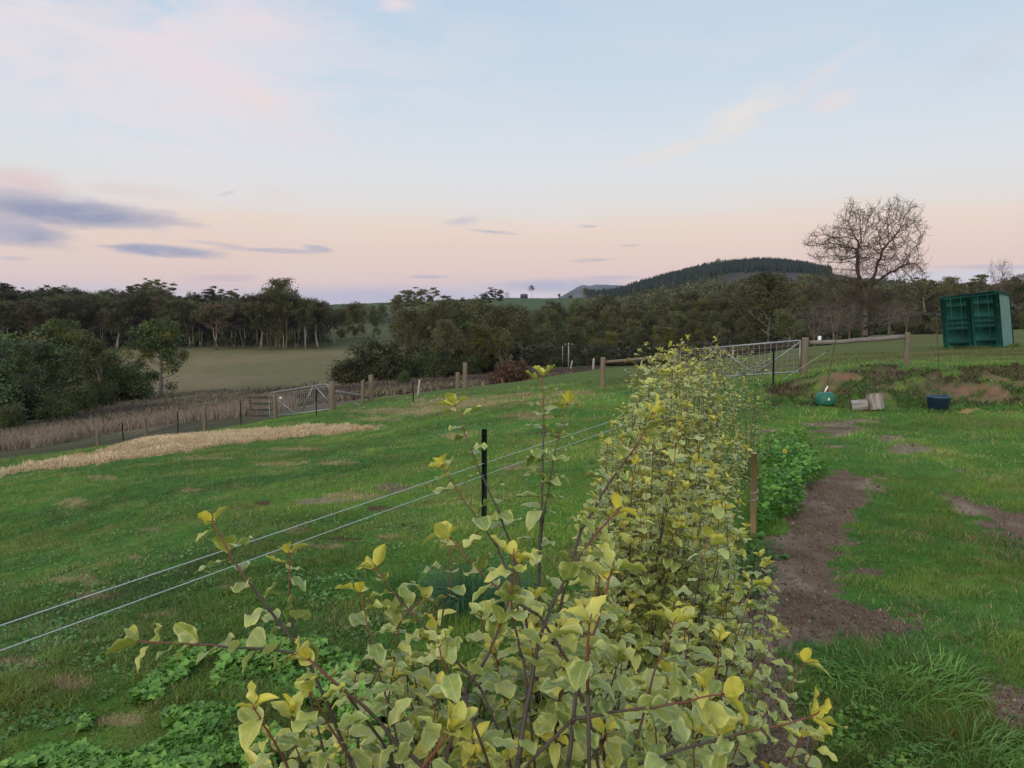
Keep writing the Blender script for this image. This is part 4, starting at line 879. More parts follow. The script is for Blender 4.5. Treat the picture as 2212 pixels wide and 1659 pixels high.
# ---------------------------------------------------------------- shipping container
def container():
    g_ = material('green container paint', (.020, .125, .110), .5, .35, 1.6, .1, 12, spec=.35, col2=(.026, .142, .124), dirt=(.030, .10, .085)); gd = material('dark green frame paint', (.017, .110, .097), .55, .25, 2.5, spec=.3)
    gs = material('weathered green side paint', (.085, .20, .175), .55, .25, 1.8, .1, 10, spec=.35, col2=(.10, .215, .19), dirt=(.14, .13, .10)); rb = material('dark groove shade', (.006, .038, .035), .8, .2, 5)  # last colour puts recess shade into the door grooves
    W, Hh, Ln = 2.34, 2.70, 6.06; p = at(2103, 752, 35.0)
    c = thing('shipping_container', 'green steel shipping container with double doors, tilted on the upper paddock', 'container', p + (0, 0, -.20), rot=(0, D2R(-6.6), D2R(-37)))
    fr = MB()
    for x in (-W / 2 + .06, W / 2 - .06):
        for y in (.06, Ln - .06): fr.box((x, y, Hh / 2), (.12, .12, Hh), None, .008)
    for z in (.08, Hh - .06):
        for y in (.06, Ln - .06): fr.box((0, y, z), (W - .24, .12, .15), None, .006)
        for x in (-W / 2 + .05, W / 2 - .05): fr.box((x, Ln / 2, z), (.10, Ln - .24, .13), None, .006)
    obj('frame', fr.mesh(gd), c)
    for z in (.06, Hh - .06):
        for x in (-W / 2 + .08, W / 2 - .08): obj('corner_casting', MB().box((x, .05, z), (.18, .17, .13), None, .012).mesh(gd), c)
    def corr(n, L, d):           # trapezoid corrugation
        q = []; s = L / n
        for i in range(n): q += [(i * s, 0), (i * s + s * .28, 0), (i * s + s * .5, d), (i * s + s * .78, d)]
        return np.array(q + [(L, 0)])
    for nm, x, sg in (('side_wall', W / 2 - .045, -1), ('side_wall', -W / 2 + .045, 1)):
        q = corr(21, Ln - .24, .036); V = np.array([(x + sg * dd, .12 + y, z) for z in (.14, Hh - .12) for y, dd in q]); n = len(q)
        obj(nm, MB().add(V, np.array([[i, i + 1, n + i + 1, n + i] for i in range(n - 1)])).mesh(gs), c)
    q = corr(12, W - .24, .03); n = len(q); V = np.array([(-W / 2 + .12 + x, Ln - .08 + d, z) for z in (.14, Hh - .12) for x, d in q]); obj('end_wall', MB().add(V, np.array([[i, i + 1, n + i + 1, n + i] for i in range(n - 1)])).mesh(g_), c)
    obj('roof', MB().box((0, Ln / 2, Hh - .03), (W - .1, Ln - .1, .03)).mesh(gs), c); obj('floor_panel', MB().box((0, Ln / 2, .12), (W - .12, Ln - .14, .05)).mesh(gd), c)
    dw = (W - .26) / 2
    for sx in (-1, 1):
        x0 = sx * (dw / 2 + .01); z0, z1 = .17, Hh - .15
        dm = MB().box((x0, .035, (z0 + z1) / 2), (dw - .02, .04, z1 - z0), None, .004)
        # pressed horizontal ribs stand proud; dark strips between them paint the groove shade
        for (za, zb) in ((.03, .30), (.36, .86), (.92, 1.06), (1.12, 1.26), (1.32, 1.80), (1.86, 2.06)): dm.box((x0, .012, z0 + (za + zb) / 2 * 1.12), (dw * .74, .022, (zb - za) * 1.12), None, .008)
        o = obj('door', dm.mesh(g_), c)
        for gx in (-1, 1): obj('door_seal', MB().box((x0 + gx * (dw / 2 - .045), .010,(z0 + z1) / 2), (.03, .018, z1 - z0), None, .003).mesh(gd), o)
        for zg in (.33, .89, 1.09, 1.29, 1.83): obj('groove_shade', MB().box((x0, .009, z0 + zg * 1.12), (dw * .78, .014, .05)).mesh(rb), o)
        for bx in (-.20, .20):
            lb_ = obj('locking_bar', MB().bar((x0 + bx, -.014, z0 - .05), (x0 + bx, -.014, z1 + .05), .008, 8).mesh(gd, True), o)
        obj('handle', MB().box((x0 - sx * .02, -.034, z0 + .82), (.42, .018, .035), None, .005).mesh(gd), o)
        for hz in (.2, .8, 1.4, 1.9): obj('hinge', MB().box((sx * (W / 2 - .10), -.018, z0 + hz), (.10, .03, .10), None, .008).mesh(gd), o)
container()
def container_weeds():
    r = np.random.default_rng(47); n = 900; t = r.random(n); c = at(2103, 752, 35.0); a = D2R(-37); lx = r.uniform(-1.35, 1.5, n); ly = np.where(t < .6, r.normal(-.12, .12, n), r.uniform(0, 5.5, n)); lx = np.where(t < .6, lx, 1.28 + np.abs(r.normal(0, .1, n)))
    x = c[0] + lx * math.cos(a) - ly * math.sin(a); y = c[1] + lx * math.sin(a) + ly * math.cos(a); z = Z(x, y)
    tag(blades('edge_grass', np.stack([x, y, z], 1), r.uniform(.06, .22, n), r.uniform(.015, .03, n), lerp(np.broadcast_to(A(.06, .10, .02), (n, 3)), A(.14, .19, .05), r.random(n)), M_blade, .5, seed=48), 'longer grass growing along the foot of the container', 'grass', kind='stuff')
container_weeds()

# ---------------------------------------------------------------- things standing at the bank
def bank_things():
    gp = material('teal green plastic', (.014, .12, .085), .5, .2, 6, .15, 30, spec=.35); bp = material('dark blue plastic', (.020, .055, .105), .45, .2, 6, spec=.4); sl = material('potting soil', (.06, .042, .03), .95, .4, 30)
    p = at(1782, 868, 14.2); t = thing('planter_bag', 'rounded teal green planter bag with a small white triangle mark, at the bank foot', 'planter', p + (0, 0, -.02))
    obj('bag', MB().lathe([(.0, 0), (.155, 0), (.172, .04), (.176, .10), (.170, .16), (.150, .205), (.118, .230), (.07, .24), (.0, .242)], 22).mesh(gp, True), t)
    tri = np.array([(-.026, -.1775, .105), (.026, -.1775, .105), (.0, -.174, .155)]); obj('triangle_mark', mesh_np(np.concatenate([tri, tri + (0, .006, 0)]), [np.array([[0, 1, 2]]), np.array([[0, 3, 4, 1], [1, 4, 5, 2], [2, 5, 3, 0]])], M_white), t)
    o = obj('plant_tag', MB().tube([(0, 0, 0), (.02, 0, .05), (.055, 0, .12)], [.012, .016, .013], 8).mesh(M_white, True), None, p + (-.02, -.02, .215)); tag(o, 'stubby white tube tag poking from the teal planter bag', 'tag')
    p = at(2027, 874, 13.9); t = thing('plant_pot', 'dark blue plastic pot holding a bare sapling, against the clay bank', 'plant pot', p)
    obj('pot', MB().lathe([(0, 0), (.155, 0), (.195, .245), (.208, .25), (.208, .285), (.193, .285), (.188, .25), (0, .245)], 24).mesh(bp, True), t); obj('soil', MB().lathe([(.19, .24), (.1, .25), (0, .252)], 16).mesh(sl, True), t)
    o = obj('peg', MB().tube([(0, 0, 0), (.01, 0, .07), (.03, 0, .13)], [.012, .012, .008], 6).mesh(M_picket), None, p + (.075, -.03, .24)); tag(o, 'short dark peg standing in the blue pot', 'peg')
    tw = material('sapling bark', (.085, .065, .05), .85, .3, 20)
    for (pp, pts, lab, sd) in ((at(1782, 868, 14.2) + (.06, .05, .2), [(0, 0, 0), (.02, .02, .35), (.10, .02, .8), (.16, .03, 1.15), (.20, .0, 1.55)], 'thin leaning bare sapling rising behind the teal planter bag', 1), (p + (0, 0, .24), [(0, 0, 0), (-.01, 0, .4), (-.05, 0, .8), (-.09, 0, 1.25), (-.13, 0, 1.6)], 'slender straight bare sapling growing in the blue pot', 2)):
        r = np.random.default_rng(sd); s = thing('sapling', lab, 'sapling', pp); pts = np.array(pts); obj('trunk', MB().tube(smoothline(pts), np.linspace(.012, .004, len(smoothline(pts))), 6).mesh(tw, True), s)
        A1, B1 = [], []; sm = smoothline(pts)
        for k in range(9):
            q = sm[int(len(sm) * r.uniform(.4, .98)) % len(sm)]; A1.append(q); B1.append(q + (r.normal(0, .08), r.normal(0, .08), r.uniform(.08, .22)))
        obj('twigs', mesh_np(*seg_tubes(A1, B1, np.full(9, .003), np.full(9, .0015), 4), tw), s)
    lg = material('pale weathered log', (.36, .345, .33), .9, .4, 4, .7, 24, stretch=(4, 4, .8), col2=(.15, .13, .115)); en = material('cut log end', (.15, .105, .075), .9, .4, 9, col2=(.09, .065, .05))
    def log(u, v, Y, r, L, rot, label, seed):
        q = np.random.default_rng(seed); n = 18; w = 1 + q.normal(0, .04, n); w = (w + np.roll(w, 1)) / 2; a = np.linspace(0, 2 * np.pi, n, endpoint=False); m = MB(); V = []; zs = np.linspace(0, L, 5)
        for z in zs: ww = w * (1 + q.normal(0, .012)) * r; V.append(np.stack([ww * np.cos(a), ww * np.sin(a), np.full(n, z)], 1))
        i = np.arange(4)[:, None] * n; j = np.arange(n)[None]; j2 = (j + 1) % n; m.add(np.concatenate(V), [np.stack([i + j, i + j2, i + n + j2, i + n + j], -1).reshape(-1, 4)])
        t = thing('log', label, 'log', at(u, v, Y), rot=rot); obj('bark', m.mesh(lg, True), t)
        for z, s in ((0, -1), (L, 1)): e = MB(); e.add(np.concatenate([np.stack([w * r * .995 * np.cos(a), w * r * .995 * np.sin(a), np.full(n, z)], 1), [(0, 0, z + s * .012)]]), np.array([[n, k, (k + 1) % n][::s] for k in range(n)])); obj('cut_end', e.mesh(en), t)
        return t
    log(1893, 877, 13.9, .145, .30, (D2R(-16), D2R(3), .25), 'upright pale weathered log with its dark cut foot on the lawn edge', 1)
    l2 = log(1836, 874, 13.9, .105, .27, (D2R(84), 0, D2R(78)), 'pale weathered log lying on its side beside the upright one', 2); l2.location.z += .09; l2.location.x += .02
bank_things()
def bank_growth():
    r = np.random.default_rng(61); N = 60000; Y = r.uniform(13.9, 18.0, N); x = r.uniform(.31, .8, N) * Y; z = Z(x, Y); q = zones(x, Y, z); bb = q[8] > .35; x, Y, z = x[bb][:7000], Y[bb][:7000], z[bb][:7000]; n = len(x)
    cc = lerp(np.broadcast_to(A(.038, .032, .022), (n, 3)), A(.105, .075, .045), r.random(n)); g = fbm(x * 1.2, Y * 1.2, 3, 62) > .57; cc[g] = lerp(np.broadcast_to(A(.035, .07, .02), (g.sum(), 3)), A(.085, .15, .035), r.random(g.sum()))
    o = blades('bank_scrub', np.stack([x, Y, z], 1), r.uniform(.04, .12, n), r.uniform(.012, .03, n), cc, M_straw, .7, seed=62); tag(o, 'brown and green rough growth on the crest of the clay bank', 'scrub', kind='stuff')
    x = r.uniform(.30, .75, 60000) * 15; Y = r.uniform(13.6, 15.0, 60000); z = Z(x, Y); k = (fbm(x * 2, Y * 2, 3, 63) > .5); x, Y, z = x[k][:7000], Y[k][:7000], z[k][:7000]; n = len(x)
    o = blades('bank_grass', np.stack([x, Y, z], 1), r.uniform(.04, .11, n), r.uniform(.008, .016, n), lerp(np.broadcast_to(A(.05, .13, .025), (n, 3)), A(.11, .25, .05), r.random(n)), M_blade, .7, seed=64); tag(o, 'longer green grass along the foot of the bank', 'grass', kind='stuff')
bank_growth()
fl = thing('flower', 'single yellow daisy-like flower among the lush weeds by the stake', 'flower', P(1695, 975, 8.2))
fy = material('yellow petals', (.75, .48, .02), .6, .1, 30, trans=.2); fc = material('flower centre', (.30, .12, .01), .8, .2, 50); gs_ = material('flower stalk', (.06, .16, .03), .6, .2, 20)
m = MB()
for k in range(13):
    a = 2 * np.pi * k / 13; d = np.array((math.cos(a), math.sin(a), .25)); s = np.array((-math.sin(a), math.cos(a), 0)); tl = np.array(Matrix.Rotation(D2R(50), 3, 'X'))
    m.add(np.array([d * .008 - s * .004, d * .008 + s * .004, d * .021 + s * .004, d * .025, d * .021 - s * .004]) @ tl.T, np.array([[0, 1, 2, 3, 4]]))
obj('petals', m.mesh(fy), fl); obj('centre', MB().lathe([(.011, .0), (.009, .008), (0, .011)], 12).mesh(fc, True), fl); obj('stalk', MB().tube([(0, 0, 0), (.01, .01, -.15), (0, .02, -.5)], .003, 5).mesh(gs_), fl)

# ---------------------------------------------------------------- power poles and lines
def pole(u, v, Y, h, r, label, arm=True):
    p = at(u, v, Y); t = thing('power_pole', label, 'power pole', p); obj('pole', MB().tube([(0, 0, -.3), (0, 0, h)], [r, r * .75], 10).mesh(M_conc, True), t)
    if arm:
        obj('crossarm', MB().box((0, -.12, h - .35), (1.5, .12, .14), None, .01).mesh(M_grey), t)
        for s in (-.65, 0, .65): obj('insulator', MB().lathe([(.05, -.28 + h), (.07, -.2 + h), (.03, -.1 + h)], 8, (s, -.12, 0)).mesh(M_white), t)
    return p + (0, 0, h)
q1 = pole(1228, 793, 140, 4.45, .14,'white power pole with a small crossarm at the edge of the dark wood')
pole(1215, 792, 143, 4.0, .08,'thin pale pole just left of the white power pole', False)
q2 = pole(714, 752, 330, 9.5, .25, 'far pale power pole among trees left of the open green slope'); pole(764, 745, 330, 7.5, .22, 'far pale pole right of the other one on the open green slope', False)
def line(label, a, b, sag, r):
    t = np.linspace(0, 1, 24)[:, None]; pts = a + (b - a) * t; pts[:, 2] -= sag * 4 * (t * (1 - t))[:, 0]; tag(obj('power_line', MB().tube(pts, r, 4).mesh(M_cable)), label, 'power line')
line('dark power line sagging right from the white power pole', q1 + (.5, 0, -.2), P(1700, 752, 150), 1.6, .035)
line('dark power line running left from the white power pole', q1 + (-.5, 0, -.2), P(980, 762, 175), .8, .03)

# ---------------------------------------------------------------- trees
def leafmat(name, a, b, var=.35):
    return material(name, a, .6, var, .5, spec=.2, attr='lc', trans=.12, objvar=.34)
M_crown = leafmat('foliage', 0, 0); M_trunk = material('pale gum bark', (.27, .25, .22), .9, .35, 1.5, col2=(.15, .135, .12), stretch=(1, 1, .25), objvar=.25)
M_dark = material('dark bark', (.075, .062, .052), .9, .35, 2, objvar=.2)
PAL = {'olive': ((.042, .046, .022), (.120, .118, .050)), 'green': ((.024, .044, .017), (.080, .115, .034)), 'dark': ((.020, .026, .012), (.060, .066, .027)),
       'brown': ((.062, .044, .030), (.130, .092, .056)), 'red': ((.050, .024, .018), (.125, .062, .045)), 'yellow': ((.05, .055, .014), (.155, .150, .028)), 'blue': ((.030, .050, .035), (.075, .105, .06))}
def clumps(cent, rad, n, size, pal, r, flat=.55, mix=None):
    """leaf sprays: small bent quads filling flattened clumps, denser in their upper shell"""
    cent = np.asarray(cent, float); k = len(cent); rad = np.broadcast_to(rad, (k,)); w = rad ** 2 / (rad ** 2).sum(); idx = r.choice(k, n, p=w)
    d = r.normal(size=(n, 3)); d /= np.linalg.norm(d, axis=1)[:, None]; d[:, 2] = np.where((d[:, 2] < -.5) & (r.random(n) < .6), -d[:, 2], d[:, 2]); rr = rad[idx] * (r.random(n) ** .38) * (1 + r.normal(0, .12, n))
    ph = _hash(np.arange(k), np.arange(k) * 3, 5)[idx]
    rr = rr * (.8 + .4 * np.sin(d[:, 0] * 5 + ph * 20) * np.sin(d[:, 1] * 5 + ph * 9))
    p = cent[idx] + d * rr[:, None] * np.array((1, 1, flat)); nr = d * .7 + r.normal(0, .75, (n, 3)) + np.array((0, 0, .08)); nr /= np.linalg.norm(nr, axis=1)[:, None]
    a = r.normal(size=(n, 3)); a[:, 2] -= .5; a -= nr * (a * nr).sum(1)[:, None]; a /= np.linalg.norm(a, axis=1)[:, None]; b = np.cross(nr, a); s = size * r.uniform(.55, 1.35, n)
    V = np.stack([p - a * s[:, None] * .6, p + b * s[:, None] * .38, p + a * s[:, None] * .65, p - b * s[:, None] * .38 + nr * s[:, None] * .15], 1).reshape(-1, 3)
    c0, c1 = (A(*q) * 1.1 for q in PAL[pal]); tone = np.clip(r.random(k)[idx] * .55 + r.random(n) * .5, 0, 1); cc = lerp(np.broadcast_to(c0, (n, 3)), c1, tone)
    if mix: m = r.random(k)[idx] < mix[1]; m0, m1 = (A(*q) * 1.1 for q in PAL[mix[0]]); cc[m] = lerp(np.broadcast_to(m0, (m.sum(), 3)), m1, tone[m])
    return V, (np.arange(n * 4).reshape(-1, 4)), np.repeat(cc, 4, 0)

def euc(name, seed, H, cb, spread, nl, nleaf, pal, csize, leaf, trunks=1, flat=.5, skirt=0, mat=None, tr=.02, mix=None, open_=1.0, lean=.04):
    """gum tree: trunks, ascending forked limbs, flattened leaf clumps at the limb ends"""
    r = np.random.default_rng(seed); tm = MB(); ce, cr = [], []
    for k in range(trunks):
        base = np.array((r.normal(0, .25) if trunks > 1 else 0, r.normal(0, .25) if trunks > 1 else 0, -.4)); tilt = r.normal(0, lean, 2) * H
        hh = H * r.uniform(.78, .86); t = np.linspace(0, 1, 9); pts = np.stack([base[0] + tilt[0] * t + np.cumsum(r.normal(0, .012 * H, 9)) * (t > .1), base[1] + tilt[1] * t + np.cumsum(r.normal(0, .012 * H, 9)) * (t > .1), -.4 + (hh + .4) * t], 1)
        r0 = H * tr * (1 if trunks == 1 else .75); tm.tube(pts, r0 * (1 - .78 * t), 8)
        for j in range(nl // trunks):
            s = cb + (.97 - cb) * (j + r.random()) / max(1, nl // trunks); i = min(7, int(s * 8)); p0 = pts[i] + (pts[i + 1] - pts[i]) * (s * 8 - i); a = 2.4 * j + r.uniform(-.5, .5); out = np.array((math.cos(a), math.sin(a), 0))
            f = (1 - .55 * (s - cb) / (1 - cb + 1e-6)); L = H * spread * f * r.uniform(.65, 1.1); top = min(H * .97, p0[2] + L * r.uniform(.55, 1.05)); p2 = p0 + out * L; p2[2] = top; q = bez(p0, p0 + out * L * .55 + (0, 0, (top - p0[2]) * .25), p2, 6) + np.r_[[np.zeros(3)], r.normal(0, .008 * H, (5, 3))]
            rl = r0 * (1 - .78 * s) * .6; tm.tube(q, np.linspace(rl, rl * .3, 6), 5, cap=False)
            for m in range(3):
                e = q[3 + m % 3] + np.array((r.normal(0, .5), r.normal(0, .5), r.uniform(.2, .9))) * csize * H * (1.1 if m else .4); tm.tube(bez(q[2 + m % 3], (q[3 + m % 3] + e) / 2, e, 4), np.linspace(rl * .4, rl * .12, 4), 4, cap=False)
                ce.append(e); cr.append(csize * H * r.uniform(.45, 1.15) * open_)
        ce.append(pts[-1] + (0, 0, H * .06)); cr.append(csize * H)
    for k in range(skirt): a = r.uniform(0, 6.28); q = H * spread * r.uniform(.1, .7); ce.append(np.array((math.cos(a) * q, math.sin(a) * q, H * r.uniform(.08, cb)))); cr.append(csize * H * r.uniform(.7, 1.2))
    V, Fq, cc = clumps(ce, np.array(cr), nleaf, leaf, pal, r, flat, mix)
    V[:, 2] = np.minimum(V[:, 2], H * 1.02)
    return dict(name=name, H=H, trunk=tm.mesh(mat or M_trunk, True, 'trunk'), crown=mesh_np(V, Fq, M_crown, {'lc': cc}, False, 'crown'))
def bushy(name, seed, H, W, nleaf, pal, leaf, mix=None, flat=.8, trunk=True, low=.0):
    """dense rounded tree or bush, leafy to the ground"""
    r = np.random.default_rng(seed); k = 46; d = r.normal(size=(k, 3)); d /= np.linalg.norm(d, axis=1)[:, None]; d[:, 2] = np.abs(d[:, 2]) * r.uniform(.4, 1, k); q = r.uniform(.45, .88, k)
    ce = d * q[:, None] * np.array((W / 2, W / 2, H * (.92 - low))) + np.array((0, 0, H * (.08 + low))); ce[:, 2] = np.clip(ce[:, 2], H * (.10 + low), H * .88)
    V, Fq, cc = clumps(ce, r.uniform(.20, .33, k) * min(W, H), nleaf, leaf, pal, r, flat, mix); V[:, 2] = np.maximum(V[:, 2], 0)
    tm = MB()
    for j in range(5): e = ce[j * 9 % k]; tm.tube(bez(np.array((r.normal(0, .03) * W, r.normal(0, .03) * W, -.3)), np.array((e[0] * .3, e[1] * .3, e[2] * .6)), e, 7), np.linspace(H * .02, H * .005, 7), 6, cap=False)
    return dict(name=name, H=H, trunk=tm.mesh(M_trunk if low > .05 else M_dark, True, 'trunk'), crown=mesh_np(V, Fq, M_crown, {'lc': cc}, False, 'crown'))

PR = {}
for i in range(5): PR['tall', i] = euc('gum_tree', 400 + i, 24, .50,.19, 26, 12000,('olive', 'brown', 'olive', 'dark', 'olive')[i], .088, .34, flat=1.05, skirt=7, trunks=2, mix=('dark', .4), lean=.03, tr=.013)
for i in range(4): PR['mid', i] = euc('gum_tree', 420 + i, 17, .34, .24, 20, 11000,('olive', 'olive', 'green', 'yellow')[i], .115, .30, flat=.95, skirt=9, mix=('olive', .5), lean=.05, trunks=1 + i % 2)
for i in range(3): PR['umb', i] = euc('gum_tree', 440 + i, 20, .55, .25, 15, 4200,('olive', 'dark', 'olive')[i], .060, .34, flat=.42, open_=1.0, lean=.03, tr=.012)
for i in range(4): PR['round', i] = bushy('bushy_tree', 460 + i, 9, (8.5, 7, 9.5, 8)[i], 13000,('dark', 'green', 'olive', 'dark')[i], .27, mix=(('brown', .15), ('olive', .4), ('dark', .4), ('green', .3))[i])
PR['round', 4] = bushy('bushy_tree', 466, 9, 8, 13000, 'green', .27, mix=('olive', .35))
PR['round', 5] = bushy('bushy_tree', 467, 9, 9, 13000, 'green', .27, mix=('dark', .35))
PR['brownbush', 0] = bushy('bushy_tree', 470, 7, 8, 3000, 'brown', .34, mix=('olive', .45))
PR['redbush', 0] = bushy('red_bush', 471, 4, 6, 3500, 'red', .22, mix=('brown', .4))
PR['green', 0] = euc('gum_tree', 480, 13, .30, .33, 26, 14000, 'green', .115, .23, flat=.9, skirt=4, mix=('yellow', .25), trunks=2, lean=.08)
PR['green', 1] = euc('gum_tree', 481, 11, .30, .38, 26, 14000, 'green', .12, .23, flat=.9, skirt=8, mix=('blue', .3), trunks=2, lean=.10)

# bare trees grown towards points filling their crown
def bare_tree(seed, env, start, step=.32, kill=.5, infl=2.6, tip=.011, r0max=.5, twig=.55, ntw=2):
    r = np.random.default_rng(seed); att = []
    for (c, rad, n) in env:
        d = r.normal(size=(n, 3)); d /= np.linalg.norm(d, axis=1)[:, None]; att.append(np.array(c) + d * (r.random(n) ** (1 / 2.4))[:, None] * np.array(rad))
    att = np.concatenate(att); pos = []; par = []
    for poly, root in start:
        pts, _ = resample(smoothline(poly), step); pts = pts + np.r_[[np.zeros(3)], r.normal(0, .05, (len(pts) - 1, 3))]
        last = -1 if root is None else int(np.argmin(((np.array(pos) - pts[0]) ** 2).sum(1)))
        for q in pts[(0 if root is None else 1):]: pos.append(q); par.append(last); last = len(pos) - 1
    pos = [np.array(p) for p in pos]; new = np.array(pos); near = np.full(len(att), 1e9); who = np.zeros(len(att), int); alive = np.ones(len(att), bool); off = 0
    for it in range(110):
        d = ((att[:, None] - new[None]) ** 2).sum(2); m = d.min(1); a = d.argmin(1) + off; up = m < near; near = np.where(up, m, near); who = np.where(up, a, who)
        alive &= near > kill ** 2; act = alive & (near < infl ** 2)
        if not act.any(): break
        off = len(pos); P_ = np.array(pos); gr = []
        for k in np.unique(who[act]):
            q = att[act & (who == k)] - P_[k]; q = (q / np.linalg.norm(q, axis=1)[:, None]).mean(0); q = q / (np.linalg.norm(q) + 1e-6) + r.normal(0, .22, 3); q /= np.linalg.norm(q); gr.append((P_[k] + q * step, k))
        for q, k in gr: pos.append(q); par.append(k)
        new = np.array([g for g, _ in gr])
        if len(pos) > 9000: break
    pos = np.array(pos); par = np.array(par); n = len(pos); w = np.zeros(n); ch = np.bincount(par[par >= 0], minlength=n); e = 2.05
    for k in range(n - 1, -1, -1):
        if ch[k] == 0: w[k] += tip ** e
        if par[k] >= 0: w[par[k]] += w[k]
    rad = np.minimum(w ** (1 / e), r0max); k = np.arange(n)[par >= 0]; Aa, Bb, ra, rb = pos[par[k]], pos[k], np.minimum(rad[par[k]], rad[k] * 1.35), rad[k]
    main = rb > r0max * .30
    tt = np.where((rad < tip * 2.6))[0]; T1, T2 = [], []
    for _ in range(ntw):
        d = r.normal(0, 1, (len(tt), 3)); d[:, 2] += .35; d /= np.linalg.norm(d, axis=1)[:, None]; q = pos[tt] + d * (twig * r.uniform(.4, 1, len(tt)))[:, None]; T1.append(pos[tt]); T2.append(q)
        d2 = d + r.normal(0, .6, d.shape); d2[:, 2] += .25; T1.append(q); T2.append(q + d2 * (twig * .55 * r.uniform(.3, 1, len(tt)))[:, None])
    T1, T2 = np.concatenate(T1), np.concatenate(T2)
    bv, bf = seg_tubes(np.concatenate([Aa[~main], T1]), np.concatenate([Bb[~main], T2]), np.r_[ra[~main], np.full(len(T1), tip * .8)], np.r_[rb[~main], np.full(len(T1), tip * .45)], 4)
    tv, tf = seg_tubes(Aa[main], Bb[main] + (Bb[main] - Aa[main]) * .08, ra[main], rb[main], 8)
    return (tv, tf), (bv, bf)
M_bark = material('grey bare bark', (.085, .070, .058), .9, .35, 2.5, .5, 14, col2=(.075, .064, .055)); M_twig = material('bare twigs', (.075, .058, .048), .9, .3, 1.0)
def big_bare():
    s = 75 / F; f = lambda u, v, y=0: ((u - 1868) * s, y, (738 - v) * s)
    start = [([f(1868, 745), f(1867, 700), f(1865, 660), f(1866, 640)], None), ([f(1866, 640), f(1852, 610), f(1845, 575), f(1842, 530, -.4)], 1), ([f(1866, 640), f(1880, 610, .3), f(1893, 575, .5), f(1905, 535, .4)], 1),
             ([f(1866, 660), f(1850, 650, -.3), f(1826, 640, -.6), f(1800, 625, -.8)], 1), ([f(1875, 620, .3), f(1905, 600, .5), f(1940, 578, .5), f(1975, 570, .4)], 1), ([f(1862, 650), f(1860, 640, .8), f(1855, 620, 1.8)], 1)]
    env = [(f(1812, 532), (84 * s, 3.2, 50 * s), 400), (f(1836, 480), (40 * s, 2.4, 46 * s), 190), (f(1922, 502), (62 * s, 3.0, 78 * s), 430), (f(1915, 560), (84 * s, 2.8, 42 * s), 220), (f(1865, 570), (60 * s, 3, 60 * s), 300), (f(1800, 610), (58 * s, 2.5, 32 * s), 180), (f(1965, 590), (32 * s, 1.6, 22 * s), 90), (f(1862, 650), (120 * s, 2.8, 34 * s), 170)]
    t, b = bare_tree(3, env, start, .27, .44, 2.4, .015, .60, .62, 3)
    o = thing('bare_tree', 'big leafless spreading tree standing alone on the upper paddock against the sky', 'tree', at(1868, 738, 75))
    obj('trunk', mesh_np(*t, M_bark, None, True, 'trunk'), o); obj('branches', mesh_np(*b, M_twig, None, False, 'branches'), o)
big_bare()
M_twig2 = material('grey twigs', (.135, .108, .094), .9, .3, 1.0)
def small_bare(seed):
    env = [((0, 0, 6.3), (3.2, 2.8, 2.9), 330), ((0, 0, 3.8), (3.4, 2.6, 1.6), 90)]; st_ = [([(0, 0, -.2), (.1, 0, 1.2), (0, .1, 2.4)], None), ([(0, .1, 2.4), (-.6, .2, 4), (-.9, 0, 6)], 1), ([(0, .1, 2.4), (.6, -.2, 4), (1.0, 0, 6.2)], 1), ([(0, 0, 2.0), (.1, .6, 4), (.2, .8, 7)], 1)]
    t, b = bare_tree(seed, env, st_, .40, .6, 2.6, .016, .20, .8, 2); return dict(name='bare_tree', H=9.2, trunk=mesh_np(*t, M_twig2, None, True, 'trunk'), crown=mesh_np(*b, M_twig2, None, False, 'branches'))
PR['bare', 0] = small_bare(21); PR['bare', 1] = small_bare(22)

def plant(kind, i, u, Y, vtop, label, group=None, rz=None, sxy=1.0, H=None, cat='tree'):
    """a tree on the ground under column u at distance Y, as tall as row vtop of the photo shows it"""
    pr = PR[kind, i]; x = xpx(u, 700, Y); z = float(Z(x, Y)); h = H or max(2.0, zpx(vtop, Y) - z); s = h / pr['H']
    o = thing(pr['name'], label, cat, (x, Y, z - .1), group, (0, 0, R.uniform(0, 6.28) if rz is None else rz), (s * sxy, s * sxy, s))
    obj('trunk', pr['trunk'], o); obj('branches' if kind == 'bare' else 'crown', pr['crown'], o); return o

def prof(tab, u): return float(np.interp(u, [a for a, _ in tab], [b for _, b in tab]))
TL = [(-200, 612), (0, 612), (60, 620), (120, 614), (200, 624), (280, 618), (340, 606), (380, 626), (430, 630), (500, 636), (550, 632), (600, 622), (640, 634), (690, 642), (716, 652)]
lab = 'tall dark gum of the dense stand along the left skyline'; gL = 'gums of the tall dense stand on the left'
for row, (Y, du, dv, st_) in enumerate(((318, 26, -2, 0), (292, 27, 6, 9), (268, 30, 14, 17))):
    u = -170 + st_
    while u < 712 - row * 4:
        if not (row == 2 and u < 180 and R.random() < .4): plant('tall', int(R.integers(0, 5)), u + R.normal(0, 5), Y + R.normal(0, 6), prof(TL, u) + dv + abs(R.normal(0, 9)), lab, gL, sxy=R.uniform(1.2, 1.6))
        u += du * R.uniform(.8, 1.25)
for u, vt, Y, l in ((345, 586, 300, 'umbrella-topped gum standing highest above the left stand'), (298, 600, 310, 'flat-topped gum just left of the highest one in the left stand'), (15, 597, 305, 'thin-topped gum at the far left edge of the skyline'), (455, 611, 300, 'open-topped gum showing sky through it in the left skyline'), (500, 612, 310, 'small flat-topped gum above the right half of the left stand'), (120, 602, 300, 'open-topped gum at the left third of the left skyline'), (605, 602, 262, 'broad domed gum crowning the right end of the left stand')):
    plant('umb' if u != 605 else 'mid', int(R.integers(0, 3)), u, Y, vt, l, sxy=1.1)
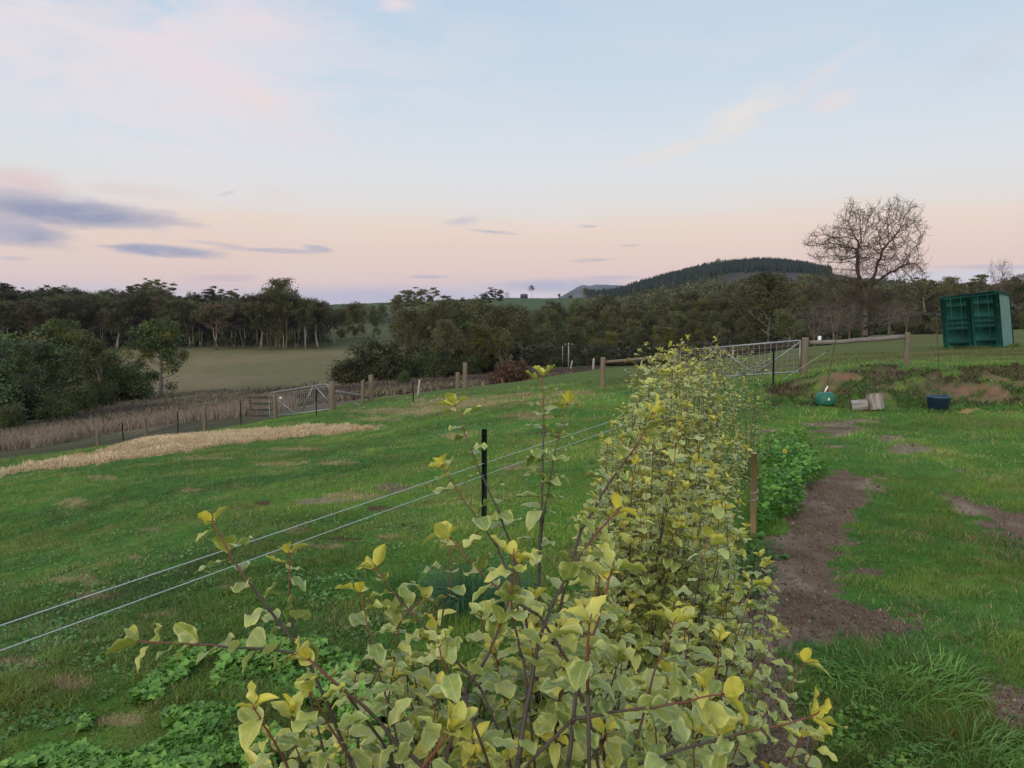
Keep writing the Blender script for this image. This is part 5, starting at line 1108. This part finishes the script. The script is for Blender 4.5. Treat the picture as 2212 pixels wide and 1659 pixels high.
for k, (u, Y, vt) in enumerate(((560, 246, 628), (582, 250, 622), (612, 246, 620), (636, 252, 630), (660, 248, 634), (686, 252, 642), (700, 262, 652))): plant('tall', k % 5, u, Y, vt, 'tall gum with bare pale trunk at the field edge, end of the left stand', 'gums at the right end of the left stand', sxy=1.15)
# green trees in the left valley
for (kd, i, u, Y, vt, sx, l) in (('green', 1, 88, 84, 735, 1.15, 'green domed gum with white forked limbs at the left valley edge'), ('round', 5, -10, 92, 672,1.2, 'dark green bushy tree cut by the left edge of the view'), ('round', 5, 30, 76, 790,1.1, 'low dark bushy tree at the bottom of the left wood'), ('mid', 2, 215, 98, 712, 1.1, 'slim green gum between the domed gum and the lone gum'), ('round', 4, 250, 104, 740,1.1, 'olive bushy tree left of the lone gum'),
        ('round', 1, 165, 84, 800, .95, 'green bushy tree at the foot of the slim green gum'), ('round', 5, 110, 72, 835,1.1, 'darkest bush at the front of the left wood'), ('round', 3, 205, 92, 810, .9, 'dark bushy tree under the olive one in the left wood'), ('round', 1, 15, 68, 850, .9, 'green bush at the far left foot of the wood'), ('green', 0, 128, 118, 690, 1.0, 'taller green gum rising behind the domed gum'), ('round', 4, -70, 70, 760,1.2, 'bushy tree mostly cut off by the left edge of the view'), ('round', 4, 60, 110, 684,1.2, 'olive bushy tree behind the domed gum'), ('round', 3, 285, 118, 775, .8, 'small dark bushy tree just left of the lone gum'), ('round', 4, 190, 128, 725,1.0, 'olive bushy tree deep in the left wood')):
    plant(kd, i, u, Y, vt, l, sxy=sx)
plant('green', 0, 340, 112, 690, 'lone green gum with pale double trunk standing before the khaki field', rz=1.0, sxy=1.12)
plant('round', 0, 286, 106, 0, 'small round dark bush left of the lone gum trunk', sxy=1.0, H=2.5, cat='bush')
# middle: dark clump, gums behind
for (u, Y, vt, i, sx, l) in ((770, 98, 728, 0, 1.15, 'dense dark rounded thicket tree beside the khaki field'), (812, 100, 711, 0, 1.15, 'highest dense dark rounded tree in the thicket by the field'), (850, 102, 722, 3, 1.0, 'dark rounded tree at the right end of the thicket'), (915, 104, 725, 3, 1.0, 'dark bushy tree right of the thicket under the open-crowned gum'), (955, 106, 735, 0, .9, 'dark bushy tree behind the small bright shrub'), (1010, 110, 740, 3, 1.0, 'dark bushy understorey tree below the middle gums')): plant('round', i, u, Y, vt, l, sxy=sx)
plant('round', 4, 872, 86, 0,'small bright green round shrub at the edge of the purple scrub', H=1.9, cat='shrub'); plant('redbush', 0, 1106, 56, 0,'reddish brown twiggy bush at the paddock crest', H=2.3, sxy=1.1, cat='bush'); plant('redbush', 0, 1080, 57, 0,'left part of the reddish brown twiggy bush', H=1.7, sxy=1.1, cat='bush'); plant('redbush', 0, 1135, 57, 0,'low right part of the reddish brown twiggy bush', H=1.5, sxy=1.1, cat='bush')
gM = 'olive gums of the middle wood'; lab = 'olive gum with pale trunk in the wood behind the paddock centre'
for (u, Y, vt, k) in ((880, 150, 668, 0), (935, 125, 660, 1), (965, 150, 648, 0), (1000, 122, 650, 2), (1040, 128, 655, 0), (1075, 118, 660, 1), (1100, 160, 650, 3), (1125, 130, 668, 0), (1010, 165, 645, 1), (920, 170, 655, 3), (1060, 170, 648, 2), (960, 112, 690, 0), (1030, 112, 690, 3), (1085, 112, 705, 1), (890, 190, 700, 0), (850, 200, 735, 3)): plant('mid', k, u, Y, vt, lab, gM, sxy=R.uniform(.9, 1.2))
for (u, Y, vt, l) in ((878, 230, 612, 'open-crowned tall gum, left of a pair high above the middle wood'), (918, 226, 604, 'open-crowned tall gum, right of a pair high above the middle wood')): plant('umb', 0 if u < 900 else 2, u, Y, vt, l, sxy=1.15)
for (u, Y, vt, l) in ((780, 330, 655, 'gum with open crown at the right side of the far green slope'), (765, 300, 648, 'gum at the foot of the far green slope'), (812, 300, 660, 'leaning gum by the far pale pole'), (738, 290, 660, 'thin gum at the left edge of the far green slope'), (825, 420, 655, 'round gum at the top of the far green slope'), (860, 420, 640, 'dark gum on the ridge left of the open-crowned pair')): plant('mid', int(R.integers(0, 4)), u, Y, vt, l)
for (u, Y, vt, l) in ((705, 262, 690, 'thin pale-trunked gum alone at the field corner'), (722, 262, 680, 'short pale-trunked gum beside the thin one at the field corner')): plant('umb', 1, u, Y, vt, l)
# ridge trees
for (u, Y, vt, kd, l) in ((1072, 430, 617, 'umb', 'wide umbrella gum on the far green ridge'), (1046, 470, 627, 'umb', 'small umbrella gum left of the wide one on the ridge'), (1148, 880, 614, 'umb', 'slim gum beside the barn on the far ridge'), (970, 800, 636, 'round', 'dark round tree on the ridge left of the umbrella gums'), (1000, 820, 640, 'round', 'low dark tree at the middle of the ridge'), (1208, 860, 634, 'mid', 'small round tree on the ridge right of the barn'), (1265, 820, 622, 'mid', 'gum on the ridge in front of the blue mountain'), (1232, 900, 636, 'round', 'low tree on the ridge below the mountain'), (1095, 800, 630, 'bare', 'small bare tree right of the wide umbrella gum')): plant(kd, 0 if kd != 'umb' else 1, u, Y, vt, l, sxy=1.5 if Y < 500 else 1.2)
# the right-hand wood
TR = [(1120, 662), (1200, 650), (1290, 640), (1340, 640), (1400, 632), (1450, 628), (1500, 630), (1560, 614), (1640, 594), (1690, 606), (1760, 620)]
gR = 'gums of the dense wood on the right'; lab = 'olive gum of the dense wood below the pine hill'
for row, (Y, du, dv) in enumerate(((262, 36, 0), (225, 34, 22), (192, 32, 48), (165, 34, 78))):
    u = 1125 + row * 9
    while u < 1745:
        if not (row == 3 and u < 1180): plant('mid', int(R.integers(0, 4)), u + R.normal(0, 6), Y + R.normal(0, 5), prof(TR, u) + dv + R.normal(0, 7), lab, gR, sxy=R.uniform(1.0, 1.35))
        u += du * R.uniform(.85, 1.2)
for u in np.arange(1165, 1760, 44): plant('round', 0, u + R.normal(0, 6), 152 + R.normal(0, 3), 738 + R.normal(0, 12) - (18 if u > 1550 else 0), 'dark low tree along the shaded front of the right-hand wood', 'low dark trees fronting the right-hand wood', sxy=R.uniform(.9, 1.2))
for u in (1530, 1575, 1620, 1660, 1700): plant('brownbush', 0, u + R.normal(0, 5), 118 + R.normal(0, 3), 722 + R.normal(0, 6), 'rusty brown low tree behind the large gate', 'rusty low trees behind the large gate', sxy=1.15)
for (u, Y, vt, l) in ((1660, 150, 590, 'tall gum with white limbs at the right end of the right-hand wood'), (1625, 300, 580, 'flat-topped gum standing out against the pine hill'), (1549, 950, 555, 'gum breaking the pine hill skyline'), (1710, 140, 668, 'green gum just left of the big bare tree'), (1735, 150, 690, 'low green gum behind the big bare tree')): plant('umb' if u in (1625, 1549) else 'mid', 2 if u > 1700 else 0, u, Y, vt, l, sxy=1.1)
# behind the bare tree and container
gB = 'gums behind the upper paddock'; lab = 'gum in the mixed wood behind the upper paddock'
for (Y, du, v0) in ((250, 40, 606), (215, 44, 622), (180, 50, 645)):
    u = 1760
    while u < 2400: plant(('mid', 'tall', 'mid')[int(R.integers(0, 3))], int(R.integers(0, 4)), u + R.normal(0, 8), Y + R.normal(0, 6), v0 + R.normal(0, 8) + (6 if u > 2100 else 0), lab, gB, sxy=R.uniform(1.0, 1.3)); u += du * R.uniform(.8, 1.2)
for u in np.arange(1770, 2420, 48): plant('round', (0, 3, 2)[int(R.integers(0, 3))], u + R.normal(0, 8), 140 + R.normal(0, 4), 672 + R.normal(0, 10), 'dark bushy tree at the back edge of the upper paddock', 'bushy trees behind the upper paddock', sxy=R.uniform(.9, 1.2))
for (u, Y, vt, l) in ((1800, 118, 640, 'greyish bare tree left of the big leafless tree'), (1835, 122, 655, 'greyish bare tree behind the big leafless trunk'), (1920, 116, 652, 'reddish bare tree right of the big leafless trunk'), (1760, 124, 660, 'greyish bare tree at the right end of the hedge-side wood'), (1960, 126, 655, 'bare tree between the big leafless tree and the container')): plant('bare', int(u) % 2, u, Y - 14, vt - 6, l, sxy=1.35)
for (u, Y, vt, kd, i, l) in ((2155, 150, 556, 'bare', 0, 'tall thin bare tree rising behind the container'), (2112, 210, 580, 'umb', 0, 'open gum against the sky behind the container'), (2000, 200, 585, 'umb', 2, 'flat-topped gum just right of the big leafless tree'), (2190, 200, 592, 'mid', 1, 'gum behind the container at the right edge'), (2225, 70, 650, 'mid', 3, 'olive gum cut by the right edge beside the container'), (2050, 240, 598, 'mid', 0, 'rounded gum left of the open one behind the container')): plant(kd, i, u, Y, vt, l, sxy=.55 if kd == 'bare' else 1.1)

# shaded scrub filling the wood floors
def undergrowth():
    r = np.random.default_rng(77); N = 34000; seg = r.choice(4, N, p=[.34, .12, .30, .24]); u = np.where(seg == 0, r.uniform(-300, 700, N), np.where(seg == 1, r.uniform(880, 1130, N), np.where(seg == 2, r.uniform(1130, 1750, N), r.uniform(1740, 2400, N))))
    Y = np.where(seg == 0, r.uniform(272, 330, N), np.where(seg == 1, r.uniform(112, 170, N), np.where(seg == 2, r.uniform(150, 260, N), r.uniform(135, 240, N)))); x = (u - CX) / F * Y; z = Z(x, Y)
    bk = (seg == 0) & (r.random(N) < .5); Y = np.where(bk, r.uniform(322, 340, N), Y); x = (u - CX) / F * Y; z = Z(x, Y); p = np.stack([x, Y, z + np.where(bk, r.random(N) * np.where(u < 640, 17, 11), r.random(N) ** 1.3 * 4)], 1); s = np.where(seg == 0, 1.1, .8) * r.uniform(.5, 1.2, N)
    d = r.normal(size=(N, 3)); d /= np.linalg.norm(d, axis=1)[:, None]; a = r.normal(size=(N, 3)); a -= d * (a * d).sum(1)[:, None]; a /= np.linalg.norm(a, axis=1)[:, None]; b = np.cross(d, a)
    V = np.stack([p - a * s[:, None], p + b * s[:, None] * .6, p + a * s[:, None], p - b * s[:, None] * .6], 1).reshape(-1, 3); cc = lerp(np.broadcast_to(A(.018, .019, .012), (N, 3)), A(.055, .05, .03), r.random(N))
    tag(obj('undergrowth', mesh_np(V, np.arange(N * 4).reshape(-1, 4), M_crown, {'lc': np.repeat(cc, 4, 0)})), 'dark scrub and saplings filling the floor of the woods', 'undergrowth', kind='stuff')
undergrowth()
def pine_hill():
    r = np.random.default_rng(78); N = 26000; u = r.uniform(1270, 1790, N); Y = r.uniform(620, 1180, N); x = (u - CX) / F * Y; z = Z(x, Y); uu, v = proj(x, Y, z)
    lim = np.interp(u, [1270, 1330, 1400, 1500, 1560, 1640, 1720, 1790], [650, 642, 630, 612, 590, 584, 588, 600]); q = (v < lim + r.normal(0, 2, N)); x, Y, z = x[q][:5200], Y[q][:5200], z[q][:5200]; n = len(x)
    h = r.uniform(5.0, 11.5, n); w = r.uniform(1.6, 2.3, n); k = 6; a = np.linspace(0, 2 * np.pi, k, endpoint=False)[None] + r.uniform(0, 1, n)[:, None]; rows = []
    for (zz, f) in ((.05, 1.0), (.45, .62), (.40, .85), (.75, .30)): rr = w[:, None] * f * r.uniform(.75, 1.2, (n, k)); rows.append(np.stack([x[:, None] + rr * np.cos(a), Y[:, None] + rr * np.sin(a), z[:, None] + h[:, None] * zz + 0 * a], -1))
    V = np.concatenate([*rows, np.stack([x, Y, z + h], -1)[:, None]], 1); m = 4 * k + 1; j = np.arange(k); j2 = (j + 1) % k
    qd = np.concatenate([np.stack([j, j2, k + j2, k + j], -1), np.stack([2 * k + j, 2 * k + j2, 3 * k + j2, 3 * k + j], -1)]); tr = np.stack([3 * k + j, 3 * k + j2, np.full(k, 4 * k)], -1); b = (np.arange(n) * m)[:, None, None]
    cc = lerp(np.broadcast_to(A(.012,.020,.017), (n, 3)), A(.028,.038,.027), r.random(n))
    tag(obj('pine_plantation', mesh_np(V.reshape(-1, 3), [(qd[None] + b).reshape(-1, 4), (tr[None] + b).reshape(-1, 3)], M_crown, {'lc': np.repeat(cc, m, 0)})), 'dark pine plantation covering the far hill to its skyline', 'pine forest', kind='stuff')
    # mixed bush on the lower hill
    N = 9000; u = r.uniform(1270, 2350, N); Y = r.uniform(300, 760, N); x = (u - CX) / F * Y; z = Z(x, Y); uu, v = proj(x, Y, z); bald = inpoly([(1555,606),(1600,588),(1650,582),(1710,586),(1735,600),(1725,622),(1640,628),(1560,622)], uu, v); q = ~bald & (v > np.interp(uu, [1270, 1330, 1450, 1540, 1570, 1640, 1740, 1800, 2300], [655, 645, 626, 612, 602, 600, 606, 616, 600])); x, Y, z = x[q], Y[q], z[q]; n = len(x)
    V, Fq, cc = clumps(np.stack([x, Y, z + r.uniform(1, 6, n)], 1), r.uniform(2, 4.5, n), 60000, 1.5, 'olive', r, .8, ('dark', .5)); tag(obj('hill_bush', mesh_np(V, Fq, M_crown, {'lc': cc})), 'far olive bushland on the slopes below the pine plantation', 'bushland', kind='stuff')
pine_hill()
# ridge barn
bn = thing('barn', 'tiny dark gabled barn on the far green ridge beside a slim gum', 'barn', at(1132, 640, 890), rot=(0, 0, D2R(-15))); bw = material('dark barn boards', (.05, .05, .055), .9, .3, 1); br = material('barn iron roof', (.06, .065, .075), .7, .3, 1)
obj('wall', MB().box((0, 0, 1.3), (7.6, 5, 3.2)).mesh(bw), bn); obj('roof', MB().add([(-4, -2.8, 2.8), (4, -2.8, 2.8), (3.6, 0, 4.9), (-3.6, 0, 4.9), (-4, 2.8, 2.8), (4, 2.8, 2.8)], [np.array([[0, 1, 2, 3], [5, 4, 3, 2]]), np.array([[0, 3, 4], [1, 5, 2]])]).mesh(br), bn)
# far blue mountain
def mountain():
    r = np.random.default_rng(91); Y0 = 5200; sky = [(900, 690), (1120, 668), (1180, 652), (1215, 634), (1235, 622), (1252, 614), (1270, 615), (1295, 612), (1330, 613), (1380, 618), (1450, 640), (1560, 670), (1700, 690)]
    us = np.linspace(900, 1700, 160); ds = np.linspace(-1, 1, 40); U, Dd = np.meshgrid(us, ds, indexing='ij'); v = np.interp(U, [a for a, _ in sky], [b for _, b in sky]); x = (U - CX) / F * Y0; y = Y0 + Dd * 900
    top = zpx(v, Y0) ; top = np.maximum(top, -10); z = top * np.clip(1 - np.abs(Dd) ** 1.2, 0, 1) + (fbm(x * .006, y * .006, 5, 92) - .5) * 46 * (1 - np.abs(Dd)) * (Dd < -.03) - 12; n2 = len(ds); i = np.arange(len(us) - 1)[:, None] * n2 + np.arange(n2 - 1)[None]
    m = material('mountain forest', (.050, .060, .058), .95, .3, .004, col2=(.075, .08, .078)); tag(obj('mountain', mesh_np(np.stack([x, y, z], -1).reshape(-1, 3), np.stack([i, i + n2, i + n2 + 1, i + 1], -1).reshape(-1, 4), m, None, True)), kind='structure')
mountain()
# air between the camera and the far hills
def haze():
    m = bpy.data.materials.new('haze'); m.use_nodes = True; nt = m.node_tree; nt.nodes.clear(); g = NT(nt); out = g.n('ShaderNodeOutputMaterial'); v = g.n('ShaderNodeVolumePrincipled')
    v.inputs['Color'].default_value = (.62, .74, 1.0, 1); v.inputs['Density'].default_value = HAZE; v.inputs['Anisotropy'].default_value = 0.0; g.link(v.outputs[0], out.inputs['Volume'])
    o = obj('haze', MB().box((0, 3000, 118), (9000, 7400, 284)).mesh(m)); tag(o, kind='stuff'); o['label'] = 'thin blue evening haze over the valley'; o['category'] = 'haze'
HAZE = 0.00004
haze()
